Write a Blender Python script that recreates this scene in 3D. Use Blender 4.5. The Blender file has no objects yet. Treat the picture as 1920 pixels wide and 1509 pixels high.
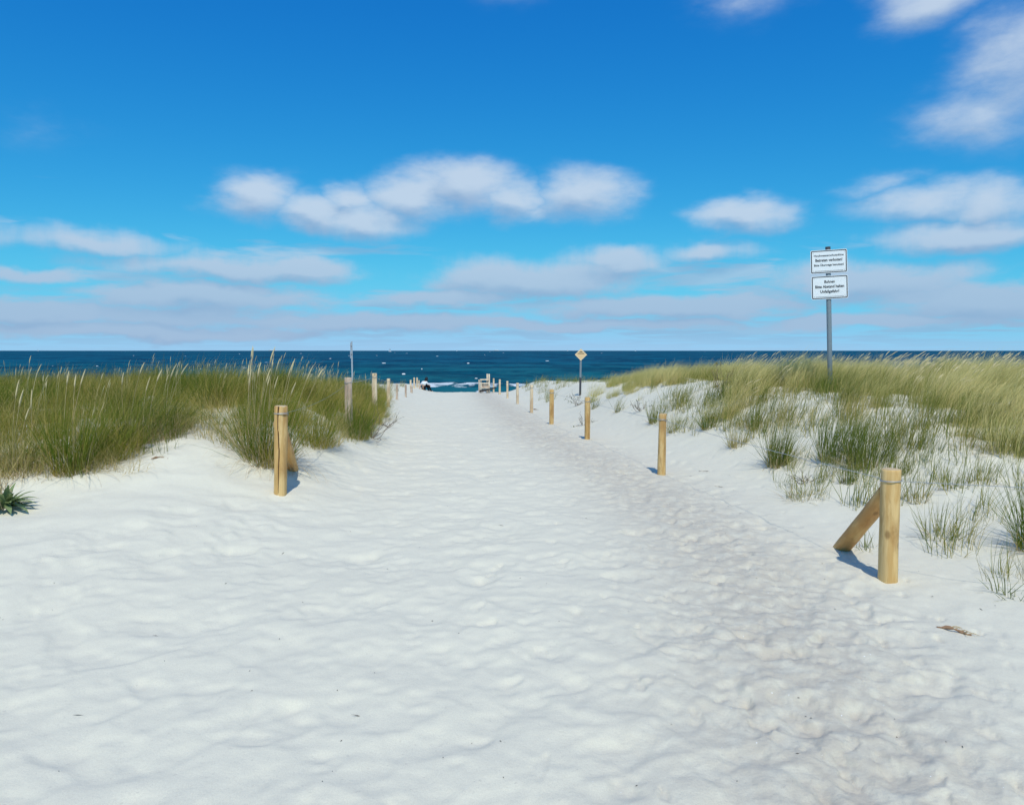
import bpy, bmesh, math, random
import numpy as np
from mathutils import Vector, Matrix
R = math.radians
random.seed(7)
scene = bpy.context.scene
C = scene.collection

# ------------------------------------------------------------------ camera
FPX, EYE = 1400.0, 1.6                     # focal length in photograph pixels, eye height
PITCH = math.atan((754.5 - 656.8) / FPX)
cam_d = bpy.data.cameras.new('camera')
cam_d.sensor_width = 36.0
cam_d.lens = 36.0 * FPX / 1920.0
cam_d.clip_start = 0.05
cam_d.clip_end = 30000
cam = bpy.data.objects.new('camera', cam_d)
cam.location = (0, 0, EYE)
cam.rotation_euler = (R(90) - PITCH, 0, 0)
C.objects.link(cam)
scene.camera = cam


def ray(px, py):
    x, y = (px - 960) / FPX, (754.5 - py) / FPX
    return np.array([x, math.cos(PITCH) + y * math.sin(PITCH), -math.sin(PITCH) + y * math.cos(PITCH)])


# ------------------------------------------------------------------ sun, sky, exposure
SUN_EL, SUN_AZ = 55.0, 174.0               # azimuth clockwise from +Y (view direction)
sd = Vector((math.sin(R(SUN_AZ)) * math.cos(R(SUN_EL)), math.cos(R(SUN_AZ)) * math.cos(R(SUN_EL)), math.sin(R(SUN_EL))))
sun_d = bpy.data.lights.new('sun', 'SUN')
sun_d.energy = 3.1
sun_d.angle = R(1.0)
sun_d.color = (1.0, 0.98, 0.87)
sun = bpy.data.objects.new('sun', sun_d)
sun.rotation_euler = (-sd).to_track_quat('-Z', 'Y').to_euler()
sun.location = (10, -10, 20)
C.objects.link(sun)

vs = scene.view_settings
vs.view_transform = 'Standard'
vs.look = 'None'
vs.exposure = 0.0
vs.gamma = 1.0
vs.use_curve_mapping = False
scene.render.film_transparent = False
scene.cycles.max_bounces = 4
scene.cycles.diffuse_bounces = 2
scene.cycles.glossy_bounces = 2
scene.cycles.transparent_max_bounces = 8
scene.cycles.use_denoising = True
scene.cycles.use_adaptive_sampling = True
scene.cycles.adaptive_threshold = 0.02


class NT:
    """small helper to write node trees"""
    def __init__(self, tree):
        self.t = tree

    def n(self, kind, ins=None, **props):
        nd = self.t.nodes.new(kind)
        for k, v in props.items():
            setattr(nd, k, v)
        for k, v in (ins or {}).items():
            s = nd.inputs[k]
            if isinstance(v, bpy.types.NodeSocket):
                self.t.links.new(v, s)
            else:
                s.default_value = v
        return nd

    def m(self, op, a, b=0.0, c=None, clamp=False):
        ins = {0: a, 1: b}
        if c is not None:
            ins[2] = c
        return self.n('ShaderNodeMath', ins, operation=op, use_clamp=clamp).outputs[0]

    def v(self, op, a, b=(0, 0, 0)):
        nd = self.n('ShaderNodeVectorMath', {0: a, 1: b}, operation=op)
        return nd.outputs['Value'] if op in ('LENGTH', 'DOT_PRODUCT', 'DISTANCE') else nd.outputs['Vector']

    def ss(self, x, a, b, lo=0.0, hi=1.0, kind='SMOOTHSTEP'):
        return self.n('ShaderNodeMapRange', {'Value': x, 'From Min': a, 'From Max': b, 'To Min': lo, 'To Max': hi},
                      interpolation_type=kind).outputs[0]

    def noise(self, vec, scale, detail=3.0, rough=0.5, dist=0.0, out=0):
        return self.n('ShaderNodeTexNoise', {'Vector': vec, 'Scale': scale, 'Detail': detail, 'Roughness': rough,
                                             'Distortion': dist}).outputs[out]

    def mix(self, f, a, b, blend='MIX'):
        nd = self.n('ShaderNodeMix', data_type='RGBA', blend_type=blend)
        nd.clamp_factor = True
        for sock, val in ((nd.inputs[0], f), (nd.inputs[6], a), (nd.inputs[7], b)):
            if isinstance(val, bpy.types.NodeSocket):
                self.t.links.new(val, sock)
            else:
                sock.default_value = val if not isinstance(val, tuple) or len(val) == 4 else (*val, 1)
        return nd.outputs[2]


world = bpy.data.worlds.new('World')
scene.world = world
world.use_nodes = True
wt = world.node_tree
wt.nodes.clear()
W = NT(wt)

# clouds: centre, half width, half height (in photograph pixels, turned into directions), weight
CLOUDS = [
    (470, 372, 105, 58, 1), (590, 400, 120, 46, 1), (690, 412, 130, 44, 1), (655, 372, 70, 40, .9), (770, 372, 120, 58, 1),
    (870, 350, 120, 62, 1.05), (960, 370, 80, 52, .9), (1085, 368, 120, 64, 1), (1000, 395, 120, 30, .6),
    (1410, 404, 130, 40, 1), (1740, 382, 190, 46, .85), (1860, 380, 120, 60, .85), (1800, 440, 240, 42, 1.05), (1640, 352, 110, 30, .5),
    (1000, 522, 280, 48, 1), (900, 514, 140, 42, .85), (1160, 492, 170, 36, .95), (1340, 468, 140, 30, .8), (830, 556, 220, 26, .85),
    (1745, 0, 160, 76, .80), (1910, 120, 170, 190, .66), (1830, 215, 220, 90, .60), (1400, 0, 150, 66, .38), (960, -20, 90, 50, .3),
    (180, 455, 240, 32, .85), (50, 508, 140, 24, .85), (430, 502, 330, 38, .9), (560, 500, 140, 28, .95), (370, 556, 330, 42, .95),
    (60, 585, 260, 34, .95), (330, 590, 420, 40, .8), (240, 622, 520, 26, .95), (720, 606, 420, 30, .9), (1620, 530, 360, 56, .85),
    (1830, 566, 300, 60, .9), (1250, 574, 460, 34, .9), (1100, 608, 620, 20, .85), (1640, 606, 440, 22, .9), (60, 240, 150, 70, .22),
]


def cloud_group():
    g = bpy.data.node_groups.new('cloud_density', 'ShaderNodeTree')
    g.interface.new_socket('Direction', in_out='INPUT', socket_type='NodeSocketVector')
    g.interface.new_socket('Density', in_out='OUTPUT', socket_type='NodeSocketFloat')
    g.interface.new_socket('Lit', in_out='OUTPUT', socket_type='NodeSocketFloat')
    T = NT(g)
    gi = T.n('NodeGroupInput').outputs[0]
    sep = T.n('ShaderNodeSeparateXYZ', {0: gi})
    x, y, z = sep.outputs
    az = T.m('ARCTAN2', x, y)
    el = T.m('ARCSINE', z)
    w1 = T.v('SUBTRACT', T.noise(T.v('MULTIPLY', gi, (1, 1, 2.2)), 10.0, 4.0, 0.55, out=1), (.5, .5, .5))
    p = T.n('ShaderNodeCombineXYZ', {0: az, 1: el, 2: 0.0}).outputs[0]
    p = T.v('ADD', p, T.v('MULTIPLY', w1, (0.10, 0.042, 0)))
    blobs = []
    for (cx, cy, rx, ry, wgt) in CLOUDS:
        dirs = [ray(cx, cy), ray(cx + rx, cy), ray(cx, cy - ry)]
        dirs = [d / np.linalg.norm(d) for d in dirs]
        a0, e0 = math.atan2(dirs[0][0], dirs[0][1]), math.asin(dirs[0][2])
        ra = abs(math.atan2(dirs[1][0], dirs[1][1]) - a0) * 1.25
        re = abs(math.asin(dirs[2][2]) - e0) * 1.25
        blobs.append((a0, e0, ra, re, wgt))

    def cover(pv):
        acc = None
        for (a0, e0, ra, re, wgt) in blobs:
            q = T.n('ShaderNodeVectorMath', {0: pv, 1: (1 / ra, 1 / re, 0), 2: (-a0 / ra, -e0 / re, 0)}, operation='MULTIPLY_ADD').outputs[0]
            b_ = T.m('MULTIPLY_ADD', T.v('LENGTH', q), -wgt, wgt)
            acc = b_ if acc is None else T.m('MAXIMUM', acc, b_)
        return T.m('MAXIMUM', acc, 0.0)
    fine = T.m('SUBTRACT', T.noise(T.v('MULTIPLY', gi, T.n('ShaderNodeCombineXYZ', {0: 1.0, 1: 1.0, 2: T.ss(el, .05, .17, 4.2, 2.2)}).outputs[0]), 15.0, 6.0, 0.62), 0.5)
    zz = T.m('ADD', T.m('MAXIMUM', z, 0.0), 0.045)
    q = T.n('ShaderNodeCombineXYZ', {0: T.m('DIVIDE', x, zz), 1: T.m('DIVIDE', y, zz), 2: 3.7}).outputs[0]
    # cloud deck all the way round the sky: flat layer seen in perspective
    deck = T.noise(q, 0.62, 5.0, 0.56, 0.3)
    thr = T.ss(T.m('ABSOLUTE', T.m('SUBTRACT', el, 0.32)), 0.0, 0.75, 0.70, 0.45, 'LINEAR')  # cover thickened overhead, out of view, to whiten the fill and soften shadows
    thr = T.m('MINIMUM', thr, T.ss(el, 0.03, 0.20, 0.43, 0.67, 'LINEAR'))
    deck = T.ss(T.m('SUBTRACT', deck, thr), 0.0, 0.13, 0.0, 0.75)
    deck = T.m('MULTIPLY', deck, T.ss(el, 0.0, 0.035, 0.25, 1.0))

    def density(acc):
        d_ = T.ss(T.m('ADD', acc, T.m('MULTIPLY', fine, 0.80)), T.ss(el, .06, .17, .22, -.04), T.ss(el, .06, .17, .60, .86))
        return T.m('MULTIPLY', d_, T.ss(acc, 0.0, 0.45, 0.0, 1.0))
    c0 = cover(p)
    c1 = cover(T.v('ADD', p, (0.006, 0.016, 0)))
    d0 = density(c0)
    out = T.m('MAXIMUM', d0, deck, clamp=True)
    lit_ = T.ss(T.m('ADD', T.m('SUBTRACT', c0, c1), T.m('MULTIPLY', fine, 0.22)), -0.50, 0.26)
    go = T.n('NodeGroupOutput')
    g.links.new(out, go.inputs[0])
    g.links.new(lit_, go.inputs[1])
    return g


cg = cloud_group()
tc = W.n('ShaderNodeTexCoord').outputs['Generated']
direction = W.v('NORMALIZE', tc)
sky = W.n('ShaderNodeTexSky', sky_type='NISHITA')
sky.sun_disc = False
sky.sun_elevation = R(SUN_EL)
sky.sun_rotation = R(SUN_AZ)
sky.altitude = 0
sky.air_density = 1.0
sky.dust_density = 0.0
sky.ozone_density = 4.0
# look a little above the true direction, so that the yellow band at the horizon stays below it
sepd = W.n('ShaderNodeSeparateXYZ', {0: direction})
lift = W.m('MULTIPLY_ADD', W.m('MAXIMUM', sepd.outputs[2], 0.0), 0.83, 0.115)
W.t.links.new(W.n('ShaderNodeCombineXYZ', {0: sepd.outputs[0], 1: sepd.outputs[1], 2: lift}).outputs[0], sky.inputs[0])
SKY = 0.10
sc_ = W.n('ShaderNodeSeparateColor', {0: W.v('SCALE', sky.outputs[0])})
sc_.inputs[0].links[0].from_node.inputs['Scale'].default_value = SKY
chan = [W.m('MULTIPLY', W.m('SMOOTH_MIN', W.m('MULTIPLY', W.m('POWER', sc_.outputs[i], p_), k_), top_, .18), 1 / SKY)
        for i, (p_, k_, top_) in enumerate(((2.9, 6.6, .34), (1.45, 2.15, .60), (.66, 1.18, .87)))]
graded = W.n('ShaderNodeCombineColor', {0: chan[0], 1: chan[1], 2: chan[2]}).outputs[0]
bg_sky = W.n('ShaderNodeBackground', {'Color': graded, 'Strength': SKY})
cl = W.n('ShaderNodeGroup', {0: direction}, node_tree=cg)
dens, lit = cl.outputs[0], cl.outputs[1]
lit = W.m('MULTIPLY', lit, W.ss(sepd.outputs[2], 0.02, 0.20, 0.30, 1.0))
ccol = W.mix(lit, (.285, .425, .635), (.585, .695, .825))
bg_cl = W.n('ShaderNodeBackground', {'Color': ccol, 'Strength': 1.0})
mixs = W.n('ShaderNodeMixShader', {0: W.m('MULTIPLY', dens, 0.86), 1: bg_sky.outputs[0], 2: bg_cl.outputs[0]})
wo = W.n('ShaderNodeOutputWorld', {'Surface': mixs.outputs[0]})
world.cycles.sampling_method = 'NONE'


# ------------------------------------------------------------------ helpers
def mat(name):
    m = bpy.data.materials.new(name)
    m.use_nodes = True
    m.node_tree.nodes.clear()
    T = NT(m.node_tree)
    return m, T


def finish(T, surface):
    o = T.n('ShaderNodeOutputMaterial')
    T.t.links.new(surface, o.inputs['Surface'])


def simple(name, col, rough=0.6, metallic=0.0, spec=0.3, var=0.12, scale=8.0, bump=0.0):
    m, T = mat(name)
    pos = T.n('ShaderNodeNewGeometry').outputs['Position']
    nz = T.noise(pos, scale, 4.0, 0.6)
    dark = tuple(c * (1 - var) for c in col)
    lite = tuple(min(1, c * (1 + var)) for c in col)
    c = T.mix(nz, dark, lite)
    ins = {'Base Color': c, 'Roughness': rough, 'Metallic': metallic, 'Specular IOR Level': spec}
    if bump:
        ins['Normal'] = T.n('ShaderNodeBump', {'Height': nz, 'Strength': bump, 'Distance': 0.01}).outputs[0]
    b = T.n('ShaderNodeBsdfPrincipled', ins)
    finish(T, b.outputs[0])
    return m


def mesh_obj(name, verts, faces, material=None, parent=None, smooth=False, attrs=None):
    me = bpy.data.meshes.new(name)
    if isinstance(verts, np.ndarray):
        verts = np.ascontiguousarray(verts, dtype=np.float32)
        faces_np = faces
        me.vertices.add(len(verts))
        me.vertices.foreach_set('co', verts.ravel())
        if isinstance(faces_np, np.ndarray):
            faces_np = [faces_np]
        tot = sum(f.size for f in faces_np)
        npoly = sum(len(f) for f in faces_np)
        me.loops.add(tot)
        me.polygons.add(npoly)
        me.loops.foreach_set('vertex_index', np.concatenate([f.ravel() for f in faces_np]).astype(np.int32))
        counts = np.concatenate([np.full(len(f), f.shape[1]) for f in faces_np])
        me.polygons.foreach_set('loop_start', np.concatenate([[0], np.cumsum(counts)[:-1]]).astype(np.int32))
        me.update(calc_edges=True)
        me.validate()
    else:
        me.from_pydata(verts, [], faces)
        me.update()
    for k, a in (attrs or {}).items():
        at_ = me.attributes.new(k, 'FLOAT', 'POINT')
        at_.data.foreach_set('value', np.asarray(a, dtype=np.float32))
    if smooth:
        me.polygons.foreach_set('use_smooth', np.ones(len(me.polygons), dtype=bool))
    if material:
        me.materials.append(material)
    o = bpy.data.objects.new(name, me)
    C.objects.link(o)
    o.parent = parent
    return o


def bm_obj(name, bm, material=None, parent=None, smooth=False):
    me = bpy.data.meshes.new(name)
    bm.normal_update()
    bm.to_mesh(me)
    bm.free()
    if smooth:
        me.polygons.foreach_set('use_smooth', np.ones(len(me.polygons), dtype=bool))
    if material:
        me.materials.append(material)
    o = bpy.data.objects.new(name, me)
    C.objects.link(o)
    o.parent = parent
    return o


def tag(o, label=None, category=None, group=None, kind=None):
    for k, v in (('label', label), ('category', category), ('group', group), ('kind', kind)):
        if v:
            o[k] = v
    return o


def empty(name, loc, rot=(0, 0, 0)):
    o = bpy.data.objects.new(name, None)
    o.empty_display_size = 0.1
    o.location = loc
    o.rotation_euler = rot
    C.objects.link(o)
    return o


def box(bm, c, s, bevel=0.0, rot=None):
    r = bmesh.ops.create_cube(bm, size=1.0)
    vsx = r['verts']
    bmesh.ops.scale(bm, vec=s, verts=vsx)
    if bevel:
        es = list({e for v in vsx for e in v.link_edges})
        rr = bmesh.ops.bevel(bm, geom=es, offset=bevel, segments=1, affect='EDGES')
        vsx = list({v for f in rr['faces'] for v in f.verts} | {v for v in vsx if v.is_valid})
    if rot is not None:
        bmesh.ops.rotate(bm, cent=(0, 0, 0), matrix=rot, verts=vsx)
    bmesh.ops.translate(bm, vec=c, verts=vsx)


def tube(bm, pts, rad, seg=8, caps=True):
    pts = [Vector(p) for p in pts]
    rings = []
    n = len(pts)
    rads = rad if isinstance(rad, (list, tuple)) else [rad] * n
    side = None
    for i, p in enumerate(pts):
        t = (pts[min(i + 1, n - 1)] - pts[max(i - 1, 0)]).normalized()
        if side is None:
            a = Vector((0, 0, 1)) if abs(t.z) < .9 else Vector((1, 0, 0))
            side = t.cross(a).normalized()
        side = (side - t * side.dot(t)).normalized()
        b = t.cross(side)
        rings.append([bm.verts.new(p + (side * math.cos(2 * math.pi * k / seg) + b * math.sin(2 * math.pi * k / seg)) * rads[i]) for k in range(seg)])
    for i in range(n - 1):
        for k in range(seg):
            bm.faces.new((rings[i][k], rings[i][(k + 1) % seg], rings[i + 1][(k + 1) % seg], rings[i + 1][k]))
    if caps:
        bm.faces.new(list(reversed(rings[0])))
        bm.faces.new(rings[-1])


# gradient noise, vectorised
_rng = np.random.default_rng(11)
_PERM = _rng.permutation(512)
_PERM = np.concatenate([_PERM, _PERM])
_GA = _rng.uniform(0, 2 * np.pi, 512)
_GX, _GY = np.cos(_GA), np.sin(_GA)


def perlin(x, y):
    xi, yi = np.floor(x).astype(int), np.floor(y).astype(int)
    xf, yf = x - xi, y - yi
    u, v = xf * xf * xf * (xf * (xf * 6 - 15) + 10), yf * yf * yf * (yf * (yf * 6 - 15) + 10)

    def g(ix, iy, dx, dy):
        h = _PERM[(_PERM[ix & 511] + iy) & 511]
        return _GX[h] * dx + _GY[h] * dy
    a, b = g(xi, yi, xf, yf), g(xi + 1, yi, xf - 1, yf)
    c, d = g(xi, yi + 1, xf, yf - 1), g(xi + 1, yi + 1, xf - 1, yf - 1)
    return (a + (b - a) * u) * (1 - v) + (c + (d - c) * u) * v


def fbm(x, y, octs=4, gain=0.5):
    s, a = 0, 1.0
    for i in range(octs):
        s = s + a * perlin(x * 2 ** i + 17.3 * i, y * 2 ** i - 9.1 * i)
        a *= gain
    return s


def sstep(a, b, x):
    t = np.clip((x - a) / (b - a), 0, 1)
    return t * t * (3 - 2 * t)


# ------------------------------------------------------------------ terrain
def curve(pts, smooth=1.2):
    ys = np.arange(-60, 200, 0.25)
    p = np.array(pts, float)
    v = np.interp(ys, p[:, 0], p[:, 1])
    k = np.exp(-0.5 * (np.arange(-20, 21) * 0.25 / smooth) ** 2)
    k /= k.sum()
    v = np.convolve(np.pad(v, 20, mode='edge'), k, 'valid')
    return lambda y: np.interp(y, ys, v)


ZP = curve([(-60, .1), (2, 0), (12, 0), (17, -.1), (23, -.27), (30, -.5), (35, -.62), (45, -.94), (48, -1.08), (75, -3.2), (90, -4.2), (200, -9)])
HR = curve([(-60, .4), (1, .14), (3, .15), (6, .34), (8, .58), (11, .93), (14, 1.0), (18, .88), (22, .65), (28, .35), (35, .05), (45, -.3), (50, -.5),
            (60, -1.6), (75, -3.3), (90, -4.2), (200, -9)])
HL = curve([(-60, .3), (4, .02), (6.3, .17), (7.6, .42), (10, .70), (13, .77), (17, .64), (22, .34), (28, 0), (35, -.25), (45, -.52), (50, -.7), (60, -1.7),
            (75, -3.3), (90, -4.2), (200, -9)], 0.9)
RX = curve([(-60, 4), (0, 3.1), (5.1, 2.6), (9.7, 1.96), (13.7, 1.39), (17.1, .92), (23, .6), (30, .2), (35, -.2), (45, -.74), (60, -1.2), (200, 0)])
LX = curve([(-60, -3), (0, -2.0), (7, -2.2), (12, -2.64), (16.5, -3.0), (22, -3.65), (28, -4.3), (45, -5.5), (60, -6.3), (200, -8)])


def H(x, y):
    x, y = np.asarray(x, float), np.asarray(y, float)
    zp = ZP(y)
    er = x - RX(y)
    el = LX(y) - x
    sr = sstep(0.15, 2.9, er)
    sl = sstep(-0.95, 1.35, el)
    z = zp + (HR(y) - zp) * sr + (HL(y) - zp) * sl
    w = np.clip(sr + sl, 0, 1) * sstep(3, 7, y)
    z = z + w * (0.16 * perlin(x * 0.28 + 3.1, y * 0.28 + 8.8) + 0.09 * perlin(x * 0.9, y * 0.9) + 0.035 * perlin(x * 2.7, y * 2.7))
    z = z + 0.03 * perlin(x * 0.6 + 40, y * 0.6)
    return z


def Hf(x, y):
    return float(H(x, y))


_tt = np.concatenate([np.arange(2, 12, .01), np.arange(12, 70, .03)])


def at(px, py):
    """the point of the sand that is seen at a pixel of the photograph"""
    d = ray(px, py)
    X, Y, Z = d[0] * _tt, d[1] * _tt, EYE + d[2] * _tt
    below = np.nonzero(Z < H(X, Y))[0]
    i = below[0] if len(below) else len(_tt) - 1
    return float(X[i]), float(Y[i]), Hf(X[i], Y[i])


# micro relief raster: trampled, wind-softened footprints
RES = 0.0125
X0, X1, Y0, Y1 = -8.0, 8.0, 1.2, 24.0
nx, ny = int((X1 - X0) / RES), int((Y1 - Y0) / RES)
raster = np.zeros((ny, nx), np.float32)
STRIP = curve([(-60, 1), (2.2, 1.15), (3, 1.35), (5, 1.72), (7, 1.7), (9, 1.5), (12, 1.0), (16, .4), (20, .1), (40, -1.5), (200, -2)])


def blur(a, r):
    for ax in (0, 1):
        p = np.pad(a, [(r + 1, r) if i == ax else (0, 0) for i in (0, 1)], mode='edge')
        c = np.cumsum(p, axis=ax, dtype=np.float64)
        a = ((np.take(c, range(2 * r + 1, c.shape[ax]), axis=ax) - np.take(c, range(0, c.shape[ax] - 2 * r - 1), axis=ax)) / (2 * r + 1)).astype(np.float32)
    return a


def stamp(n, rl, rw, dp, rim, where, rng, align=0.6, edge=2.6):
    k = 0
    while k < n:
        x, y = rng.uniform(X0, X1), Y0 + (Y1 - Y0) * rng.random() ** 1.25
        if rng.random() > where(x, y):
            k += 0.2
            continue
        k += 1
        a = rng.uniform(*rl)
        b = a * rng.uniform(*rw)
        th = rng.normal(0, align) + math.pi / 2
        d = rng.uniform(*dp)
        R2 = int(a * 1.7 / RES)
        ix, iy = int((x - X0) / RES), int((y - Y0) / RES)
        x0, x1, y0, y1 = max(0, ix - R2), min(nx, ix + R2), max(0, iy - R2), min(ny, iy + R2)
        if x1 <= x0 or y1 <= y0:
            continue
        gx, gy = np.meshgrid((np.arange(x0, x1) - ix) * RES, (np.arange(y0, y1) - iy) * RES)
        u = (gx * math.cos(th) + gy * math.sin(th)) / a
        v = (-gx * math.sin(th) + gy * math.cos(th)) / b
        wob = 1 + 0.18 * np.sin(np.arctan2(v, u) * 3 + rng.uniform(0, 6)) + 0.1 * np.sin(np.arctan2(v, u) * 5 + rng.uniform(0, 6))
        r = np.sqrt(u * u + v * v) / wob
        prof = -np.clip(1 - r ** edge, 0, 1) * (1 + 0.35 * u) + rim * np.exp(-((r - 1.12) / 0.16) ** 2)
        raster[y0:y1, x0:x1] += (d * prof).astype(np.float32)


rng = np.random.default_rng(5)
open_path = lambda x, y: (1.0 if (LX(y) - 0.6 - 3.0 * max(0, 1 - (y - 1) / 6)) < x < RX(y) + 0.1 else 0.06)
in_strip = lambda x, y: math.exp(-((x - STRIP(y)) / (0.75 if y > 6 else 0.95)) ** 2)
right_half = lambda x, y: open_path(x, y) * float(sstep(-1.6, .6, x + .09 * (y - 4)) if y < 9 else 1.0)
stamp(1100, (.22, .42), (.5, .9), (.005, .011), 0.15, open_path, rng, 1.2, 3.0)
raster = blur(blur(raster, 3), 2)
stamp(2600, (.11, .30), (.4, .85), (.005, .011), 0.12, open_path, rng, 1.3, 9.0)
raster = blur(raster, 1)
stamp(1300, (.08, .22), (.35, .8), (.004, .009), 0.15, open_path, rng, 1.0, 10.0)
stamp(2600, (.045, .11), (.4, .8), (.004, .009), 0.12, right_half, rng, 0.9, 6.0)
stamp(2200, (.06, .16), (.4, .7), (.008, .017), 0.12, in_strip, rng, 0.6, 7.0)
raster = blur(raster, 1)
stamp(2000, (.04, .11), (.35, .6), (.007, .015), 0.12, in_strip, rng, 0.6, 7.0)
raster -= blur(blur(raster, 45), 45)


def micro(x, y):
    fx, fy = np.clip((x - X0) / RES - .5, 0, nx - 1.001), np.clip((y - Y0) / RES - .5, 0, ny - 1.001)
    ix, iy = fx.astype(int), fy.astype(int)
    tx, ty = fx - ix, fy - iy
    z = (raster[iy, ix] * (1 - tx) + raster[iy, ix + 1] * tx) * (1 - ty) + (raster[iy + 1, ix] * (1 - tx) + raster[iy + 1, ix + 1] * tx) * ty
    inside = sstep(X0, X0 + .6, x) * sstep(-X1, -X1 + .6, -x) * sstep(-Y1, -Y1 + 5, -y) * sstep(Y0, Y0 + .3, y)
    z = z * inside * 0.78
    trod = sstep(.5, -.5, np.maximum(x - RX(y), LX(y) - x - 2.5 * np.clip(1 - (y - 1) / 6, 0, 1)))
    far = 1 - inside
    z = z + far * trod * 0.03 * fbm(x * 2.1, y * 1.4, 3, .6)
    z = z + 0.006 * fbm(x * 3.3 + 5, y * 3.3, 3, .55)
    st = np.exp(-((x - STRIP(y)) / 0.8) ** 2)
    z = z + st * 0.009 * fbm(x * 11, y * 9, 3, .6) + 0.0035 * fbm(x * 8 + 2, y * 8, 2, .6)
    return z, st


ys = [-40, -25, -15, -8, -4, -2, -.5, .5, 1.2]
y = 1.7
while y < 62:
    ys.append(y)
    y *= 1.0043
ys += list(np.arange(64, 110, 3.0))
ys = np.array(ys)
gin = np.linspace(-1, 1, 760)
gx = np.concatenate([[-40, -16, -8, -4.5, -3, -2.2, -1.7, -1.35, -1.15], gin, [1.15, 1.35, 1.7, 2.2, 3, 4.5, 8, 16, 40]])
wid = np.clip(0.74 * ys + 0.35, 1.6, 50)
XX = wid[:, None] * gx[None, :]
YY = np.repeat(ys[:, None], len(gx), 1)
ZZ = H(XX, YY)
mz, st = micro(XX, YY)
ZZ = ZZ + mz
V = np.stack([XX, YY, ZZ], -1).reshape(-1, 3)
nr, nc = XX.shape
idx = np.arange(nr * nc).reshape(nr, nc)
F = np.stack([idx[:-1, :-1], idx[:-1, 1:], idx[1:, 1:], idx[1:, :-1]], -1).reshape(-1, 4)

m_sand, T = mat('sand')
pos = T.n('ShaderNodeNewGeometry').outputs['Position']
tr = T.n('ShaderNodeAttribute', attribute_name='trodden').outputs['Fac']
big = T.noise(pos, 0.9, 4.0, 0.55)
med = T.noise(pos, 9.0, 4.0, 0.6)
grain = T.noise(pos, 520.0, 2.0, 0.6)
c = T.mix(big, (.715, .668, .535), (.770, .722, .580))
c = T.mix(T.m('MULTIPLY', tr, T.ss(med, .30, .62, .35, 1.0)), c, (.575, .515, .415))
c = T.mix(T.ss(grain, .56, .70, 0, .5), c, (.40, .37, .31))
c = T.mix(T.ss(T.noise(pos, 170.0, 3.0, .6), .40, .66, 0, .22), c, (.52, .47, .38))
c = T.mix(T.ss(T.noise(pos, 45.0, 2.0, .5), .66, .74, 0, .22), c, (.40, .36, .31))
hgt = T.m('ADD', T.m('MULTIPLY', T.noise(pos, 60.0, 5.0, 0.65), 1.0), T.m('MULTIPLY', grain, 0.22))
bmp = T.n('ShaderNodeBump', {'Height': hgt, 'Strength': 0.5, 'Distance': 0.0055})
T.t.links.new(T.m('ADD', .45, T.m('MULTIPLY', tr, .55)), bmp.inputs['Strength'])
# glints of quartz grains, painted into the colour as white specks
vor = T.n('ShaderNodeTexVoronoi', {'Vector': pos, 'Scale': 60.0}, feature='F1')
pick = T.n('ShaderNodeSeparateColor', {0: vor.outputs['Color']}).outputs[0]
glint_paint = T.m('MULTIPLY', T.m('LESS_THAN', vor.outputs['Distance'], .16), T.m('GREATER_THAN', pick, .985))
glint_paint = T.m('MULTIPLY', glint_paint, T.m('ADD', .15, tr))
c = T.mix(glint_paint, c, (.95, .95, .95))
b = T.n('ShaderNodeBsdfPrincipled', {'Base Color': c, 'Roughness': 0.9, 'Specular IOR Level': 0.15, 'Normal': bmp.outputs[0]})
finish(T, b.outputs[0])
sand = mesh_obj('sand', V, F, m_sand, smooth=True, attrs={'trodden': st.reshape(-1)})
tag(sand, 'white trampled beach sand path rising into dunes on both sides', kind='structure')

# ------------------------------------------------------------------ sea
SEA = -2.9
ys = np.geomspace(56, 9500, 420)
gx = np.concatenate([[-6, -3, -2, -1.5, -1.2], np.linspace(-1, 1, 460), [1.2, 1.5, 2, 3, 6]])
XX = ys[:, None] * gx[None, :]
YY = np.repeat(ys[:, None], len(gx), 1)
fade = 1 - sstep(250, 1200, YY)
ZZ = np.zeros_like(XX)
rng = np.random.default_rng(3)
for lam, amp in ((17, .13), (11, .10), (7.5, .085), (5.2, .06), (3.8, .045)):
    for k in range(2):
        th = R(rng.uniform(-28, 28)) + math.pi / 2 + R(12)
        ph = rng.uniform(0, 6.28)
        q = (XX * math.cos(th) + YY * math.sin(th)) * 2 * math.pi / lam + ph + 1.3 * perlin(XX / 40 + k * 7, YY / 40)
        loc = (0.6 + 0.8 * perlin(XX / 26 + lam, YY / 18 + k * 3)) * (1 - sstep(22 * lam, 70 * lam, YY))
        ZZ += 1.5 * amp * loc * (1 - 2 * np.abs(np.sin(q / 2)) ** 1.25) * 0.9
surf = np.exp(-((YY - 88 - 4 * perlin(XX / 14, YY * 0 + 2.2)) / 2.6) ** 2)
surf2 = np.exp(-((YY - 98 - 5 * perlin(XX / 17 + 9, YY * 0 + 5.2)) / 2.4) ** 2) * np.clip(0.5 + 1.2 * perlin(XX / 20, YY * 0 + 7), 0, 1)
run = np.exp(-((YY - 79 - 2.5 * perlin(XX / 10 + 3, YY * 0 + 1.2)) / 3.0) ** 2)
ZZ = ZZ * fade * sstep(60, 85, YY) + 0.35 * surf + 0.22 * surf2 + SEA
foam = np.clip(0.95 * np.exp(-((YY - 96 - 4 * perlin(XX / 14, YY * 0 + 2.2)) / 6.5) ** 2) + 0.5 * surf2 + 1.2 * np.exp(-((YY - 82) / 3.0) ** 2 - ((XX + 3.6) / 1.6) ** 2)
               + 0.9 * np.exp(-((YY - 90) / 4.0) ** 2 - ((XX + 10) / 1.5) ** 2) + 0.8 * run * sstep(4, 12, np.abs(XX + 6)), 0, 1.2)
V = np.stack([XX, YY, ZZ], -1).reshape(-1, 3)
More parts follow.
